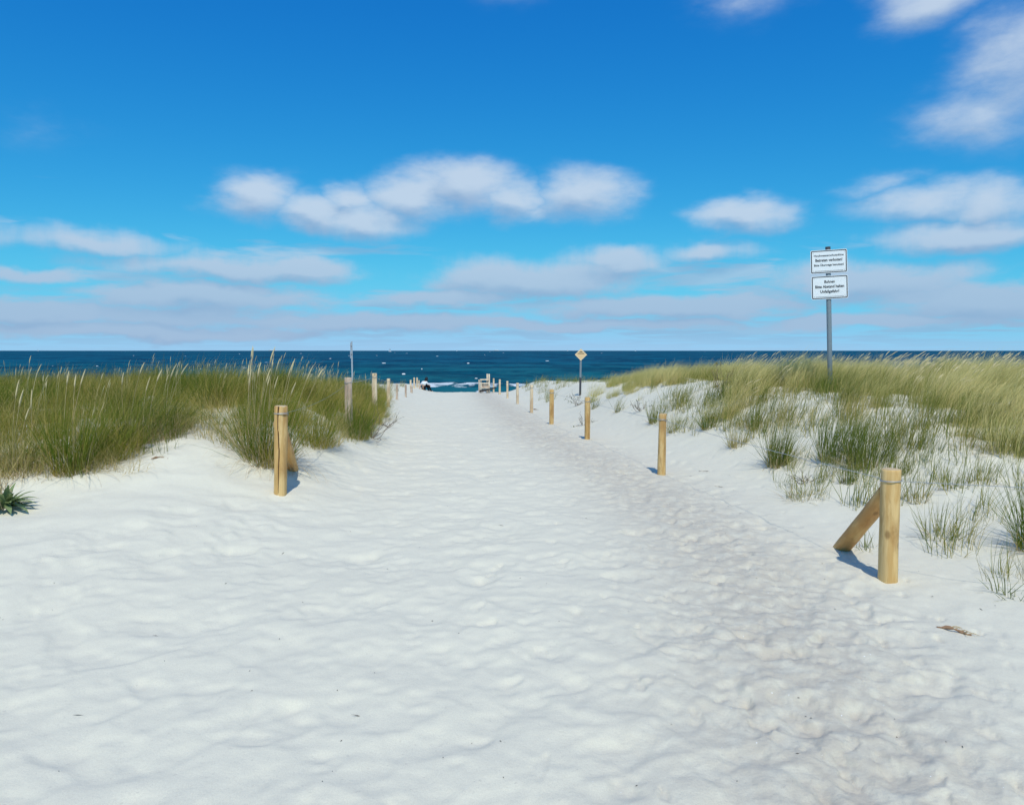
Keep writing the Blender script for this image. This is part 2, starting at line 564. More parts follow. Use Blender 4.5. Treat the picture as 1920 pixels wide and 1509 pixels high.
nr, nc = XX.shape
idx = np.arange(nr * nc).reshape(nr, nc)
F = np.stack([idx[:-1, :-1], idx[:-1, 1:], idx[1:, 1:], idx[1:, :-1]], -1).reshape(-1, 4)

m_sea, T = mat('sea_water')
pos = T.n('ShaderNodeNewGeometry').outputs['Position']
sx = T.n('ShaderNodeSeparateXYZ', {0: pos})
dist = sx.outputs[1]
fo = T.n('ShaderNodeAttribute', attribute_name='foam').outputs['Fac']
flat = T.v('MULTIPLY', pos, (0.28, 1.0, 0.0))
patch = T.noise(T.v('MULTIPLY', pos, (1.0, .75, 0)), 0.028, 7.0, 0.70)  # streaks painted into the water colour for wave faces in light and shade
deep = T.mix(T.ss(patch, .40, .60), (.0010, .028, .074), (.0035, .088, .160))
shallow = T.mix(T.ss(patch, .43, .57), (.0018, .045, .075), (.010, .120, .140))
c = T.mix(T.ss(T.m('ADD', dist, T.m('MULTIPLY', patch, 130)), 130, 420), shallow, deep)
rip = T.noise(flat, 0.55, 5.0, 0.62)
c = T.mix(T.ss(rip, .40, .62, 0, .9), c, T.mix(0.5, c, (.006, .115, .165)))  # paler ripples: light on the small waves put into the colour
fn = T.noise(T.v('MULTIPLY', pos, (.8, .45, 0)), 0.55, 6.0, 0.68, 0.8)
fmask = T.ss(T.m('ADD', fn, T.m('MULTIPLY', fo, .30)), .74, .90, 0, .85)
fmask = T.m('MULTIPLY', fmask, T.ss(fo, .08, .3))
white = fmask
c = T.mix(white, c, (.72, .76, .78))
hgt = T.m('ADD', T.m('MULTIPLY', rip, 1.0), T.m('MULTIPLY', T.noise(flat, 2.6, 4.0, .6), .35))
bmp = T.n('ShaderNodeBump', {'Height': hgt, 'Strength': 0.55, 'Distance': 0.5})
dif = T.n('ShaderNodeBsdfDiffuse', {'Color': c, 'Normal': bmp.outputs[0]})
glo = T.n('ShaderNodeBsdfGlossy', {'Color': (1, 1, 1, 1), 'Roughness': .25, 'Normal': bmp.outputs[0]})
b = T.n('ShaderNodeMixShader', {0: T.m('MULTIPLY', T.m('SUBTRACT', 1.0, white), .045), 1: dif.outputs[0], 2: glo.outputs[0]})
finish(T, b.outputs[0])
sea = mesh_obj('sea', V, F, m_sea, smooth=True, attrs={'foam': foam.reshape(-1)})
tag(sea, 'deep blue sea with whitecaps and surf beyond the dunes', kind='structure')


# breaking crests: lumpy ridges of foam riding on the swell
m_foam = simple('foam', (.74, .78, .80), .9, 0, .1, .06, 2.0)
g = random.Random(12)
caps = [(512, 673), (500, 679), (565, 662), (568, 670), (620, 671.5), (655, 666.5), (707, 666), (720, 680), (757, 700.5), (763, 661.5), (893, 709.5), (1411, 665.5),
        (1410, 669), (1500, 679), (100, 686), (130, 686), (183, 686), (460, 690), (1128, 661), (1026, 676), (944, 661), (450, 663), (820, 667), (878, 680)]
caps = [(c_[0], SEA_D / (c_[1] - 656.0), g.uniform(1.4, 2.6)) for SEA_D in ((EYE + 2.9) * FPX,) for c_ in caps]
while len(caps) < 44:
    d_ = 130 * math.exp(g.random() * 2.9)
    caps.append((960 + g.uniform(-1100, 1100), d_, g.uniform(.6, 1.6)))
V, F = [], []
for (px, d_, L) in caps:
    L *= 0.65 * min(1.0, d_ / 330)
    x0 = (px - 960) / FPX * d_
    hh = g.uniform(.02, .09) * min(2.0, max(1, d_ / 500))
    sk = g.uniform(-.25, .25)
    N = 9
    o_ = len(V)
    for i in range(N):
        t = i / (N - 1)
        e_ = math.sin(math.pi * t) ** .7
        h_ = hh * e_ * g.uniform(.55, 1.1)
        x_, y_ = x0 + L * (t - .5) * max(1, d_ / 600), d_ + sk * L * (t - .5) + g.gauss(0, .12)
        w_ = .5 * e_ + .05
        V += [(x_, y_ - w_, SEA - .25), (x_, y_ - w_ * .5, SEA + .08 + h_ * .7), (x_, y_, SEA + .10 + h_), (x_, y_ + w_ * 1.3, SEA - .25)]
    for i in range(N - 1):
        for j in range(3):
            a_ = o_ + i * 4 + j
            F.append((a_, a_ + 4, a_ + 5, a_ + 1))
wc = mesh_obj('whitecaps', V, F, m_foam, smooth=True)
tag(wc, 'small white breaking wave crests scattered over the blue sea', kind='stuff')


# ------------------------------------------------------------------ wood
def wood(name, lite, mid, dark, seed):
    m, T = mat(name)
    tcn = T.n('ShaderNodeTexCoord').outputs['Object']
    rnd = T.n('ShaderNodeObjectInfo').outputs['Random']
    off = T.n('ShaderNodeCombineXYZ', {0: T.m('MULTIPLY', rnd, 31.0), 1: seed, 2: T.m('MULTIPLY', rnd, 17.0)}).outputs[0]
    p = T.v('ADD', tcn, off)
    streak = T.noise(T.v('MULTIPLY', p, (1, 1, .10)), 26.0, 5.0, 0.6, 0.4)
    blot = T.noise(T.v('MULTIPLY', p, (1, 1, .45)), 5.0, 4.0, 0.55)
    c = T.mix(T.ss(streak, .40, .62), mid, lite)
    c = T.mix(T.ss(blot, .46, .62, 0, .75), c, dark)
    c = T.mix(T.ss(T.noise(T.v('MULTIPLY', p, (1, 1, .25)), 14.0, 5.0, .65, .8), .52, .70, 0, .55), c, tuple(v * .8 for v in dark))
    kn = T.n('ShaderNodeTexVoronoi', {'Vector': T.v('MULTIPLY', p, (1, 1, .62)), 'Scale': 6.5}, feature='F1')
    kp = T.n('ShaderNodeSeparateColor', {0: kn.outputs['Color']}).outputs[0]
    knot = T.m('MULTIPLY', T.ss(kn.outputs['Distance'], .17, .06), T.m('GREATER_THAN', kp, .72))
    c = T.mix(T.m('MULTIPLY', knot, .6), c, tuple(v * .45 for v in dark))
    crack = T.noise(T.v('MULTIPLY', p, (1, 1, .035)), 40.0, 3.0, 0.5, 0.2)
    ck = T.ss(crack, .70, .76)
    c = T.mix(T.m('MULTIPLY', ck, .8), c, tuple(v * .3 for v in dark))
    hgt = T.m('SUBTRACT', T.m('MULTIPLY', streak, .5), ck)
    bmp = T.n('ShaderNodeBump', {'Height': hgt, 'Strength': .45, 'Distance': .004})
    b = T.n('ShaderNodeBsdfPrincipled', {'Base Color': c, 'Roughness': .62, 'Specular IOR Level': .25, 'Normal': bmp.outputs[0]})
    finish(T, b.outputs[0])
    return m


m_pine = wood('pine', (.71, .485, .215), (.58, .355, .13), (.42, .225, .075), 1.0)
m_pinelt = wood('pale_pine', (.80, .64, .44), (.70, .52, .33), (.54, .37, .22), 4.0)
m_grey = wood('weathered_pine', (.70, .55, .42), (.57, .42, .31), (.42, .28, .20), 8.0)
m_brace = wood('brown_pine', (.76, .47, .18), (.66, .36, .115), (.50, .24, .075), 12.0)


def endgrain(name, lite, dark):
    m, T = mat(name)
    tcn = T.n('ShaderNodeTexCoord').outputs['Object']
    r = T.v('LENGTH', T.v('MULTIPLY', tcn, (1, 1, 0)))
    n_ = T.noise(tcn, 30.0, 3.0, .5)
    ring = T.m('SINE', T.m('ADD', T.m('MULTIPLY', r, 900.0), T.m('MULTIPLY', n_, 5.0)))
    c = T.mix(T.ss(ring, -.6, .8), dark, lite)
    b = T.n('ShaderNodeBsdfPrincipled', {'Base Color': c, 'Roughness': .75})
    finish(T, b.outputs[0])
    return m


m_end = endgrain('end_grain', (.72, .56, .34), (.52, .34, .16))
m_crack = simple('crack_wood', (.10, .05, .02), .9)
m_wire = simple('galvanised_wire', (.50, .50, .49), .45, .55, .4, .1, 60)
m_line = simple('dull_green_line', (.22, .25, .17), .7, 0, .2, .15, 20)
m_steel = simple('grey_steel', (.24, .285, .315), .5, .25, .4, .10, 14)
m_steel_dk = simple('rusty_steel', (.075, .075, .085), .7, .2, .3, .3, 25)


def log_mesh(name, length, r0, r1, material, parent, seed, seg=30, rings=22, crack=False, wob=.045, cut=0.0, end_cut=0.0):
    """a debarked log along +Z from 0 to length; crack cuts a real groove into the side that faces -Y"""
    rr = np.random.default_rng(seed)
    bm = bmesh.new()
    ph = rr.uniform(0, 6.28, 6)
    prev = None
    first = None
    for i in range(rings + 1):
        t = i / rings
        z = length * t
        r = r0 + (r1 - r0) * t
        if i == rings:
            r *= .955
        if i == rings - 1:
            z = length - min(.012, length * .02)
        ring = []
        for k in range(seg):
            a = 2 * math.pi * k / seg
            w = 1 + wob * (.55 * math.sin(2 * a + ph[0] + 1.5 * t) + .45 * math.sin(3 * a + ph[1] - 2 * t) + .35 * math.sin(5 * a + ph[2] + 4 * t))
            w += .018 * math.sin(9 * t + ph[3]) + .012 * math.sin(21 * t + ph[4] + a)
            rad = r * w
            if crack:
                da = (a + math.pi / 2 + .12 + .10 * math.sin(7 * t + 1) + .06 * math.sin(17 * t)) % (2 * math.pi)
                da = min(da, 2 * math.pi - da)
                if t > .22 and da < math.pi / seg * 1.02:
                    rad *= .84
            zz = z
            if i == 0:
                zz += cut * math.cos(a)
            if i == rings:
                zz += end_cut * math.cos(a)
            ring.append(bm.verts.new((rad * math.cos(a), rad * math.sin(a), zz)))
        if prev:
            for k in range(seg):
                bm.faces.new((prev[k], prev[(k + 1) % seg], ring[(k + 1) % seg], ring[k]))
        else:
            first = ring
        prev = ring
    bm.faces.new(list(reversed(first)))
    bm.faces.new(prev)
    o = bm_obj(name, bm, material, parent, smooth=True)
    for p in o.data.polygons:
        if len(p.vertices) > 4:
            p.use_smooth = False
    return o


def end_disc(parent, z, r, name='end_grain', tilt=0.0):
    bm = bmesh.new()
    seg = 28
    top = [bm.verts.new((r * math.cos(2 * math.pi * k / seg), r * math.sin(2 * math.pi * k / seg), z + .003 + tilt * math.cos(2 * math.pi * k / seg))) for k in range(seg)]
    bot = [bm.verts.new((v.co.x, v.co.y, v.co.z - .012)) for v in top]
    bm.faces.new(top)
    for k in range(seg):
        bm.faces.new((bot[k], bot[(k + 1) % seg], top[(k + 1) % seg], top[k]))
    return bm_obj(name, bm, m_end, parent)


def wire_loop(parent, z, r, turns=2):
    bm = bmesh.new()
    pts = []
    n = 26 * turns
    for i in range(n + 1):
        a = 2 * math.pi * i / 26
        pts.append(((r + .004) * math.cos(a), (r + .004) * math.sin(a), z + .014 * i / 26 + .006 * math.sin(a * .5)))
    tube(bm, pts, .0026, 6)
    return bm_obj('wire_binding', bm, m_wire, parent, smooth=True)


TOPS = {}


def post(key, x, y, h, dia, label, group, material, seed, lean=(0, 0), brace=None, crack=False, wire=True, bury=.35, detail=True):
    z = Hf(x, y)
    e = empty('wooden_post', (x, y, z), (lean[1], lean[0], seed * 1.7 if not crack else 0))
    tag(e, label, 'post', group)
    s = log_mesh('shaft', h + bury, dia / 2 * 1.04, dia / 2 * .97, material, e, seed, 30 if detail else 16, 22 if detail else 8, crack, wob=.085)
    s.location.z = -bury
    end_disc(e, h, dia / 2 * .87)
    if wire:
        w = wire_loop(e, h - .09, dia / 2 * 1.02)
    if crack:
        bm = bmesh.new()
        pts = []
        for i in range(9):
            t = .30 + .70 * i / 8
            a = -math.pi / 2 - .12 - .10 * math.sin(7 * t + 1) - .06 * math.sin(17 * t)
            rr_ = dia / 2 * .985
            pts.append((rr_ * .93 * math.cos(a), rr_ * .93 * math.sin(a), (h + bury) * t - bury - (.002 if i == 8 else 0)))
        tube(bm, pts, [.0015, .0035, .0045, .005, .0055, .006, .0055, .0065, .007], 6)
        tag(bm_obj('crack', bm, m_crack, e), 'dark drying crack running down the post')
    if brace:
        fx, fy, jz, bd = brace
        foot = Vector((fx, fy, Hf(fx, fy)))
        head = Vector((x, y, z + jz))
        dv = (foot - head)
        flat = Vector((dv.x, dv.y, 0)).normalized()
        head = head + flat * (dia * .5)
        dv = foot - head
        L = dv.length + .22
        q = dv.normalized().to_track_quat('Z', 'X')
        # log local X should lie in the vertical plane for the mitred ends
        zax = dv.normalized()
        xax = (Vector((0, 0, 1)) - zax * zax.z).normalized()
        yax = zax.cross(xax)
        M = Matrix((xax, yax, zax)).transposed().to_4x4()
        ang = math.acos(max(-1, min(1, -zax.z)))
        cut = bd / 2 * math.tan(math.pi / 2 - ang) if ang > .2 else 0
        bo = log_mesh('brace', L, bd / 2, bd / 2 * .97, m_brace, None, seed + 50, 30, 16, False, .03, cut=-min(cut, bd * .75))
        bo.matrix_world = Matrix.Translation(head - zax * .02) @ M
        bpy.context.view_layer.update()
        mw = bo.matrix_world.copy()
        bo.parent = e
        bo.matrix_parent_inverse = e.matrix_world.inverted()
        bo.matrix_world = mw
        tag(bo, 'brown pine brace leaning against the post')
    bpy.context.view_layer.update()
    TOPS[key] = e.matrix_world @ Vector((0, 0, h - .08))
    return e


def gp(px, d):
    """world x at distance d for a photograph column"""
    return (px - 960) / FPX * d


GR = 'posts of the row below the notice sign'
GL = 'posts of the row along the dense green grass'


def row_post(key, px, d, ptop, dia, label, group, material, seed, **kw):
    x = gp(px, d)
    z = Hf(x, d)
    ztop = EYE + ray(px, ptop)[2] / ray(px, ptop)[1] * d
    return post(key, x, d, max(.35, ztop - z), dia, label, group, material, seed, **kw)


row_post('r1', 1679, 5.13, 880, .128, 'thick pine post with a long brown brace and double wire, below the notice sign', GR, m_pine, 1,
         lean=(.012, 0), brace=(gp(1588, 5.98), 5.98, .61, .125))
rl = [('r2', 1243, 9.6, 776, .102, 'second', m_pine), ('r3', 1102, 13.6, 745, .104, 'third', m_pine), ('r4', 1034.5, 17.2, 730, .10, 'fourth', m_pine),
      ('r5', 996.5, 22.3, 722, .095, 'fifth', m_pinelt), ('r6', 970.5, 28.5, 718, .10, 'sixth', m_pinelt), ('r7', 951.5, 34.0, 714.5, .095, 'seventh', m_pinelt),
      ('r8', 937, 41.0, 711.5, .11, 'eighth', m_pinelt), ('r9', 925.5, 46.5, 709.5, .11, 'ninth', m_pinelt)]
for i, (k, px, d, pt, dia, o_, mt) in enumerate(rl):
    row_post(k, px, d, pt, dia, f'{o_} post from the braced post in the row passing below the notice sign', GR, mt, 3 + i, detail=i < 3,
             lean=(random.uniform(-.012, .012), random.uniform(-.01, .01)))

l1d = at(519, 926)[1]
row_post('l1', 521, l1d, 761, .128, 'cracked yellow pine post with wire band and brace, in front of a grass tussock', GL, m_pine, 21, crack=True,
         lean=(.03, 0), brace=(gp(546, l1d + 1.0), l1d + 1.0, .70, .125))
ll = [('l2', 652.5, 12.0, 708, .118, 'second', m_grey), ('l3', 702, 16.5, 700, .112, 'third', m_pinelt), ('l4', 727.5, 21.5, 710, .105, 'fourth', m_pinelt),
      ('l5', 744, 27.5, 719.5, .085, 'fifth', m_grey), ('l6', 760.5, 32.0, 721, .085, 'sixth', m_grey), ('l7', 771.5, 38.5, 723, .125, 'seventh', m_grey),
      ('l8', 770, 43.5, 712.5, .11, 'eighth', m_pinelt), ('l9', 776.5, 46.0, 708, .11, 'ninth', m_pinelt), ('l10', 782, 47.5, 708, .11, 'tenth', m_pinelt),
      ('l11', 785.5, 48.5, 713, .08, 'eleventh', m_pinelt)]
for i, (k, px, d, pt, dia, o_, mt) in enumerate(ll):
    row_post(k, px, d, pt, dia, f'{o_} post from the cracked braced post in the row along the dense green grass', GL, mt, 31 + i, detail=i < 3,
             lean=(random.uniform(-.015, .015), random.uniform(-.01, .01)))


def wire(a, b, sag, label, group, rad=.0022):
    A, B = TOPS[a] if isinstance(a, str) else Vector(a), TOPS[b] if isinstance(b, str) else Vector(b)
    pts = []
    for i in range(13):
        t = i / 12
        p = A.lerp(B, t)
        p.z -= sag * 4 * t * (1 - t)
        pts.append(p)
    bm = bmesh.new()
    tube(bm, pts, rad, 6)
    o = bm_obj('fence_wire', bm, m_line if rad > .0025 else m_wire, smooth=True)
    tag(o, label, 'wire', group)


gw = 'wires strung between the posts'
ords = ['braced post', 'second post', 'third post', 'fourth post', 'fifth post', 'sixth post']
for i in range(5):
    wire(f'r{i+1}', f'r{i+2}', .015, f'thin wire from {ords[i]} to {ords[i+1]}, row below the notice sign', gw)
for i in range(4):
    wire(f'l{i+1}', f'l{i+2}', .07 if i == 0 else .02, f'thin wire from {ords[i]} to {ords[i+1]}, row along the green grass', gw, .0028 if i == 0 else .0022)
wire('r1', (4.2, 3.4, .9), .01, 'thin wire running off sideways from the thick post with the long brown brace', gw)

# ------------------------------------------------------------------ signs
m_panel = simple('white_enamel', (.80, .82, .83), .35, 0, .4, .03, 6)
m_ink = simple('black_print', (.025, .028, .035), .5, 0, .3, .05)
m_orange = simple('faded_orange_enamel', (.80, .55, .30), .45, 0, .35, .06, 9)
m_cream = simple('cream_edge_enamel', (.82, .68, .46), .45, 0, .35, .04, 9)


def text_mesh(body, size, width, material, parent, loc, name='lettering', bold=.0):
    cu = bpy.data.curves.new('lettering', 'FONT')
    cu.body = body
    cu.size = size
    cu.align_x = 'CENTER'
    cu.align_y = 'CENTER'
    cu.resolution_u = 3
    cu.offset = bold
    cu.extrude = .0006
    o = bpy.data.objects.new('lettering', cu)
    C.objects.link(o)
    dg = bpy.context.evaluated_depsgraph_get()
    me = bpy.data.meshes.new_from_object(o.evaluated_get(dg))
    C.objects.unlink(o)
    bpy.data.objects.remove(o)
    co = np.zeros(len(me.vertices) * 3)
    me.vertices.foreach_get('co', co)
    co = co.reshape(-1, 3)
    w = np.ptp(co[:, 0])
    co[:, 0] = (co[:, 0] - (co[:, 0].max() + co[:, 0].min()) / 2) * (width / w)
    out = np.stack([co[:, 0], -co[:, 2], co[:, 1]], -1)       # upright, facing -Y
    me.vertices.foreach_set('co', out.ravel())
    me.materials.clear()
    me.materials.append(material)
    me.update()
    ob = bpy.data.objects.new(name, me)
    C.objects.link(ob)
    ob.parent = parent
    ob.location = loc
    return ob


def rounded(w, h, r, n=6):
    pts = []
    for cx, cy, a0 in ((w / 2 - r, h / 2 - r, 0), (-w / 2 + r, h / 2 - r, 90), (-w / 2 + r, -h / 2 + r, 180), (w / 2 - r, -h / 2 + r, 270)):
        for i in range(n + 1):
            a = R(a0 + 90 * i / n)
            pts.append((cx + r * math.cos(a), cy + r * math.sin(a)))
    return pts


def plate(bm, pts, y0, y1):
    f = [bm.verts.new((x, y0, z)) for x, z in pts]
    b_ = [bm.verts.new((x, y1, z)) for x, z in pts]
    bm.faces.new(f)
    bm.faces.new(list(reversed(b_)))
    n = len(pts)
    for i in range(n):
        bm.faces.new((f[i], b_[i], b_[(i + 1) % n], f[(i + 1) % n]))
    bmesh.ops.recalc_face_normals(bm, faces=bm.faces)


def ring_plate(bm, po, pi, y0, y1):
    n = len(po)
    V4 = [[bm.verts.new((x, yy, z)) for x, z in pp] for pp in (po, pi) for yy in (y0, y1)]
    of, ob, inf, inb = V4
    for i in range(n):
        j = (i + 1) % n
        bm.faces.new((of[i], of[j], inf[j], inf[i]))
        bm.faces.new((ob[i], inb[i], inb[j], ob[j]))
        bm.faces.new((of[i], ob[i], ob[j], of[j]))
        bm.faces.new((inf[i], inf[j], inb[j], inb[i]))
    bmesh.ops.recalc_face_normals(bm, faces=bm.faces)


def notice_panel(parent, zc, lines, w=.525, h=.352, xoff=0.0):
    bm = bmesh.new()
    plate(bm, rounded(w, h, .022), -.0015, .0015)
    p = bm_obj('panel', bm, m_panel, parent)
    p.location = (xoff, -.046, zc)
    bm = bmesh.new()
    ring_plate(bm, rounded(w - .016, h - .016, .017), rounded(w - .042, h - .042, .010), -.0026, -.0016)
    bm_obj('border', bm, m_ink, p)
    for body, size, width, z, bold in lines:
        text_mesh(body, size, width, m_ink, p, (0, -.0024, z), bold=bold)
    for sx_ in (-1, 1):
        for sz in (-1, 1):
            bm = bmesh.new()
            r = bmesh.ops.create_uvsphere(bm, u_segments=8, v_segments=5, radius=.006)
            bmesh.ops.scale(bm, vec=(1, .4, 1), verts=r['verts'])
            bmesh.ops.translate(bm, vec=(sx_ * (w / 2 - .04), -.002, sz * (h / 2 - .04)), verts=r['verts'])
            bm_obj('rivet', bm, m_steel, p)
    bm = bmesh.new()
    box(bm, (0, -.0022, -h / 2 + .036), (w * .78, .001, .005))
    bm_obj('fine_print', bm, m_ink, p)
    return p


def pole_mesh(parent, h, r, material, bury=.4, name='pole'):
    bm = bmesh.new()
    tube(bm, [(0, 0, -bury), (0, 0, h * .3), (0, 0, h * .7), (0, 0, h - .004), (0, 0, h)], [r, r, r, r, r * .9], 20)
    return bm_obj(name, bm, material, parent, smooth=False)


DS = 11.5
xs = gp(1557.5, DS)
zs = Hf(xs, DS)
sign = empty('notice_sign', (xs, DS, zs), (0, R(-2.5), R(-11)))
tag(sign, 'tall grey pole with two white notice panels standing in the dune grass', 'sign')
ztop = EYE + ray(1552, 463)[2] / ray(1552, 463)[1] * DS - zs
po = pole_mesh(sign, ztop, .036, m_steel)
for p in po.data.polygons:
    p.use_smooth = len(p.vertices) == 4
bm = bmesh.new()
tube(bm, [(0, 0, ztop - .035), (0, 0, ztop + .004)], .038, 16)
bm_obj('pole_cap', bm, m_steel_dk, sign)
pxm = DS / FPX
zp1 = ztop - (490 - 463) * pxm
zp2 = ztop - (537.5 - 463) * pxm
notice_panel(sign, zp1, [('Hochwasserschutzdüne', .042, .425, .092, .0009), ('Betreten verboten!', .062, .385, .022, .0016), ('Bitte Überwege benutzen!', .044, .425, -.052, .0010)])
notice_panel(sign, zp2, [('Buhnen', .058, .150, .085, .0015), ('Bitte Abstand halten', .060, .415, .012, .0016), ('Unfallgefahr!', .060, .27, -.062, .0015)], xoff=.006)
for z_ in (zp1 + .1, zp1 - .1, zp2 + .1, zp2 - .1):
    bm = bmesh.new()
    box(bm, (0, -.018, z_), (.086, .05, .022))
    box(bm, (0, .014, z_), (.086, .05, .018), .003)
    bm_obj('clamp', bm, m_steel, sign)

DD = 24.0
xs = gp(1088, DD)
zs = Hf(xs, DD)
dsg = empty('diamond_sign', (xs, DD, zs), (0, R(.6), R(-2)))
tag(dsg, 'small faded orange diamond warning sign on a thin grey pole', 'sign')
ztop = EYE + ray(1087, 653.5)[2] / ray(1087, 653.5)[1] * DD - zs
hd = .195
po = pole_mesh(dsg, ztop - .02, .033, m_steel)
bm = bmesh.new()
tube(bm, [(0, 0, -.3), (0, 0, ztop * .38)], .0345, 16)
tag(bm_obj('pole_sleeve', bm, m_steel_dk, dsg), 'darker rusted lower half of the pole')
bm = bmesh.new()
plate(bm, [(hd, 0), (0, hd), (-hd, 0), (0, -hd)], -.002, .002)
dp = bm_obj('panel', bm, m_orange, dsg)
dp.location = (0, -.042, ztop - hd)
bm = bmesh.new()
ring_plate(bm, [(hd * .97, 0), (0, hd * .97), (-hd * .97, 0), (0, -hd * .97)], [(hd * .86, 0), (0, hd * .86), (-hd * .86, 0), (0, -hd * .86)], -.0032, -.0022)
bm_obj('border', bm, m_cream, dp)
bm = bmesh.new()
plate(bm, [(-.105, .026), (.105, .026), (.105, .046), (-.105, .046)], -.0034, -.0024)
plate(bm, [(.055 * math.cos(R(a)), .078 + .026 * math.sin(R(a))) for a in range(0, 181, 20)], -.0034, -.0024)
bm_obj('pictogram', bm, m_ink, dp)
bm = bmesh.new()
box(bm, (0, -.018, ztop - hd), (.078, .046, .02), .002)
bm_obj('clamp', bm, m_steel, dsg)

DE = 36.0
xs = gp(660.5, DE)
zs = Hf(xs, DE)
eds = empty('notice_sign', (xs, DE, zs), (0, R(.8), R(-84)))
tag(eds, 'notice sign seen edge on, its pole rising behind the dense green grass', 'sign')
ztop = EYE + ray(661, 640)[2] / ray(661, 640)[1] * DE - zs
pole_mesh(eds, ztop, .036, simple('light_steel', (.42, .46, .50), .45, .2, .4, .1, 14))
for zc in (ztop - .24, ztop - .63):
    bm = bmesh.new()
    plate(bm, rounded(.525, .352, .022), -.003, .003)
    p = bm_obj('panel', bm, m_panel, eds)
    p.location = (0, -.046, zc)
    bm = bmesh.new()
    ring_plate(bm, rounded(.509, .336, .017), rounded(.483, .31, .010), -.0042, -.0031)
    bm_obj('border', bm, m_ink, p)
    bm = bmesh.new()
    box(bm, (0, -.016, zc), (.086, .05, .03))
    bm_obj('clamp', bm, m_steel_dk, eds)

# ------------------------------------------------------------------ marram grass
def grass_mat(name, green, green2, straw, bias, seed=0.0, tip=(.65, .6)):
    m, T = mat(name)
    ti = T.n('ShaderNodeAttribute', attribute_name='tint').outputs['Fac']
    al = T.n('ShaderNodeAttribute', attribute_name='along').outputs['Fac']
    rnd = T.n('ShaderNodeObjectInfo').outputs['Random']
    pos = T.n('ShaderNodeNewGeometry').outputs['Position']
    patch = T.noise(T.v('ADD', T.v('MULTIPLY', pos, (1, .6, 0)), (seed, 0, 0)), 0.75, 3.0, .55)
    f = T.m('ADD', T.m('ADD', T.m('MULTIPLY', T.m('SUBTRACT', ti, .5), .95), T.m('MULTIPLY', T.m('SUBTRACT', rnd, .5), .30)),
            T.m('ADD', T.m('MULTIPLY', T.m('SUBTRACT', patch, .5), 2.8), bias))
    g = T.mix(rnd, green, green2)
    base = T.ss(al, .0, .22, .55, 0.0)          # dead sheaths at the foot of each blade
    f2 = T.m('MAXIMUM', T.ss(f, .12, .88), base)
    c = T.mix(f2, g, straw)
    c = T.mix(T.ss(al, tip[0], 1.0, 0, tip[1]), c, straw)
    d = T.n('ShaderNodeBsdfPrincipled', {'Base Color': c, 'Roughness': .6, 'Specular IOR Level': .06})
    tr_ = T.n('ShaderNodeBsdfTranslucent', {'Color': T.mix(.3, c, (.25, .28, .03))})
    mx = T.n('ShaderNodeMixShader', {0: .30, 1: d.outputs[0], 2: tr_.outputs[0]})
    finish(T, mx.outputs[0])
    return m


m_green = grass_mat('marram_green', (.088, .150, .012), (.165, .210, .020), (.52, .39, .110), .28, tip=(.6, .5))
m_mixed = grass_mat('marram_mixed', (.105, .155, .026), (.180, .205, .040), (.52, .42, .16), .42, 5.0)
m_straw = grass_mat('marram_straw', (.150, .190, .022), (.270, .285, .045), (.80, .67, .29), .40, 9.0, tip=(.25, .85))
m_deadgrass = grass_mat('dead_marram', (.34, .26, .07), (.42, .32, .11), (.62, .48, .21), .75, 2.0)
m_seed = simple('seed_head_straw', (.64, .53, .30), .8, 0, .1, .15, 40)
m_dead = simple('dead_straw', (.50, .38, .22), .8, 0, .1, .25, 20)


def blades(n, h, r0, spread, wind, droop, seed, width=.0055, segs=5, lvar=(.55, 1.1), tint=(0, 1), xy=None):
    """n curved tapering blades; wind is a horizontal push (x, y), droop bends the tips down"""
    g = np.random.default_rng(seed)
    a = g.uniform(0, 2 * np.pi, n)
    r = r0 * np.sqrt(g.random(n))
    base = np.stack([r * np.cos(a), r * np.sin(a), np.full(n, -.03)], -1)
    if xy is not None:
        base[:, :2] += xy
    a2 = a + g.normal(0, .7, n)
    sp = spread * np.abs(g.normal(0, .6, n)) * (0.35 + r / max(r0, 1e-6))
    d = np.stack([sp * np.cos(a2), sp * np.sin(a2), np.ones(n)], -1)
    d /= np.linalg.norm(d, axis=1, keepdims=True)
    L = h * g.uniform(lvar[0], lvar[1], n)
    wv = np.stack([wind[0] * g.uniform(.5, 1.4, n), wind[1] * g.uniform(.4, 1.5, n) + g.normal(0, .08, n), -droop * g.uniform(.1, 1.6, n)], -1)
    curl = g.normal(0, .10, (n, 3))
    P = [base]
    D = [d]
    for s in range(segs):
        t = (s + 1) / segs
        d = d + (wv + curl) * (0.22 + t) / segs
        d /= np.linalg.norm(d, axis=1, keepdims=True)
        P.append(P[-1] + d * (L / segs)[:, None])
        D.append(d)
    ang = g.uniform(0, np.pi, n)
    side = np.stack([np.cos(ang), np.sin(ang), np.zeros(n)], -1)
    wd = width * g.uniform(.7, 1.3, n)
    vs_, al, ti = [], [], []
    tv = tint[0] + (tint[1] - tint[0]) * g.random(n)
    for s in range(segs):
        t = s / segs
        w = (wd * (1 - t) ** .6)[:, None] * .5
        vs_ += [P[s] - side * w, P[s] + side * w]
        al += [np.full(n, t)] * 2
        ti += [tv] * 2
    vs_.append(P[-1])
    al.append(np.ones(n))
    ti.append(tv)
    k = 2 * segs + 1
    V = np.stack(vs_, 1).reshape(-1, 3)
    al, ti = np.stack(al, 1).ravel(), np.stack(ti, 1).ravel()
    off = (np.arange(n) * k)[:, None]
    quads = np.concatenate([off + np.array([[2 * s, 2 * s + 1, 2 * s + 3, 2 * s + 2]]) for s in range(segs - 1)])
    tris = off + np.array([[2 * segs - 2, 2 * segs - 1, 2 * segs]])
    return V, quads, tris, al, ti


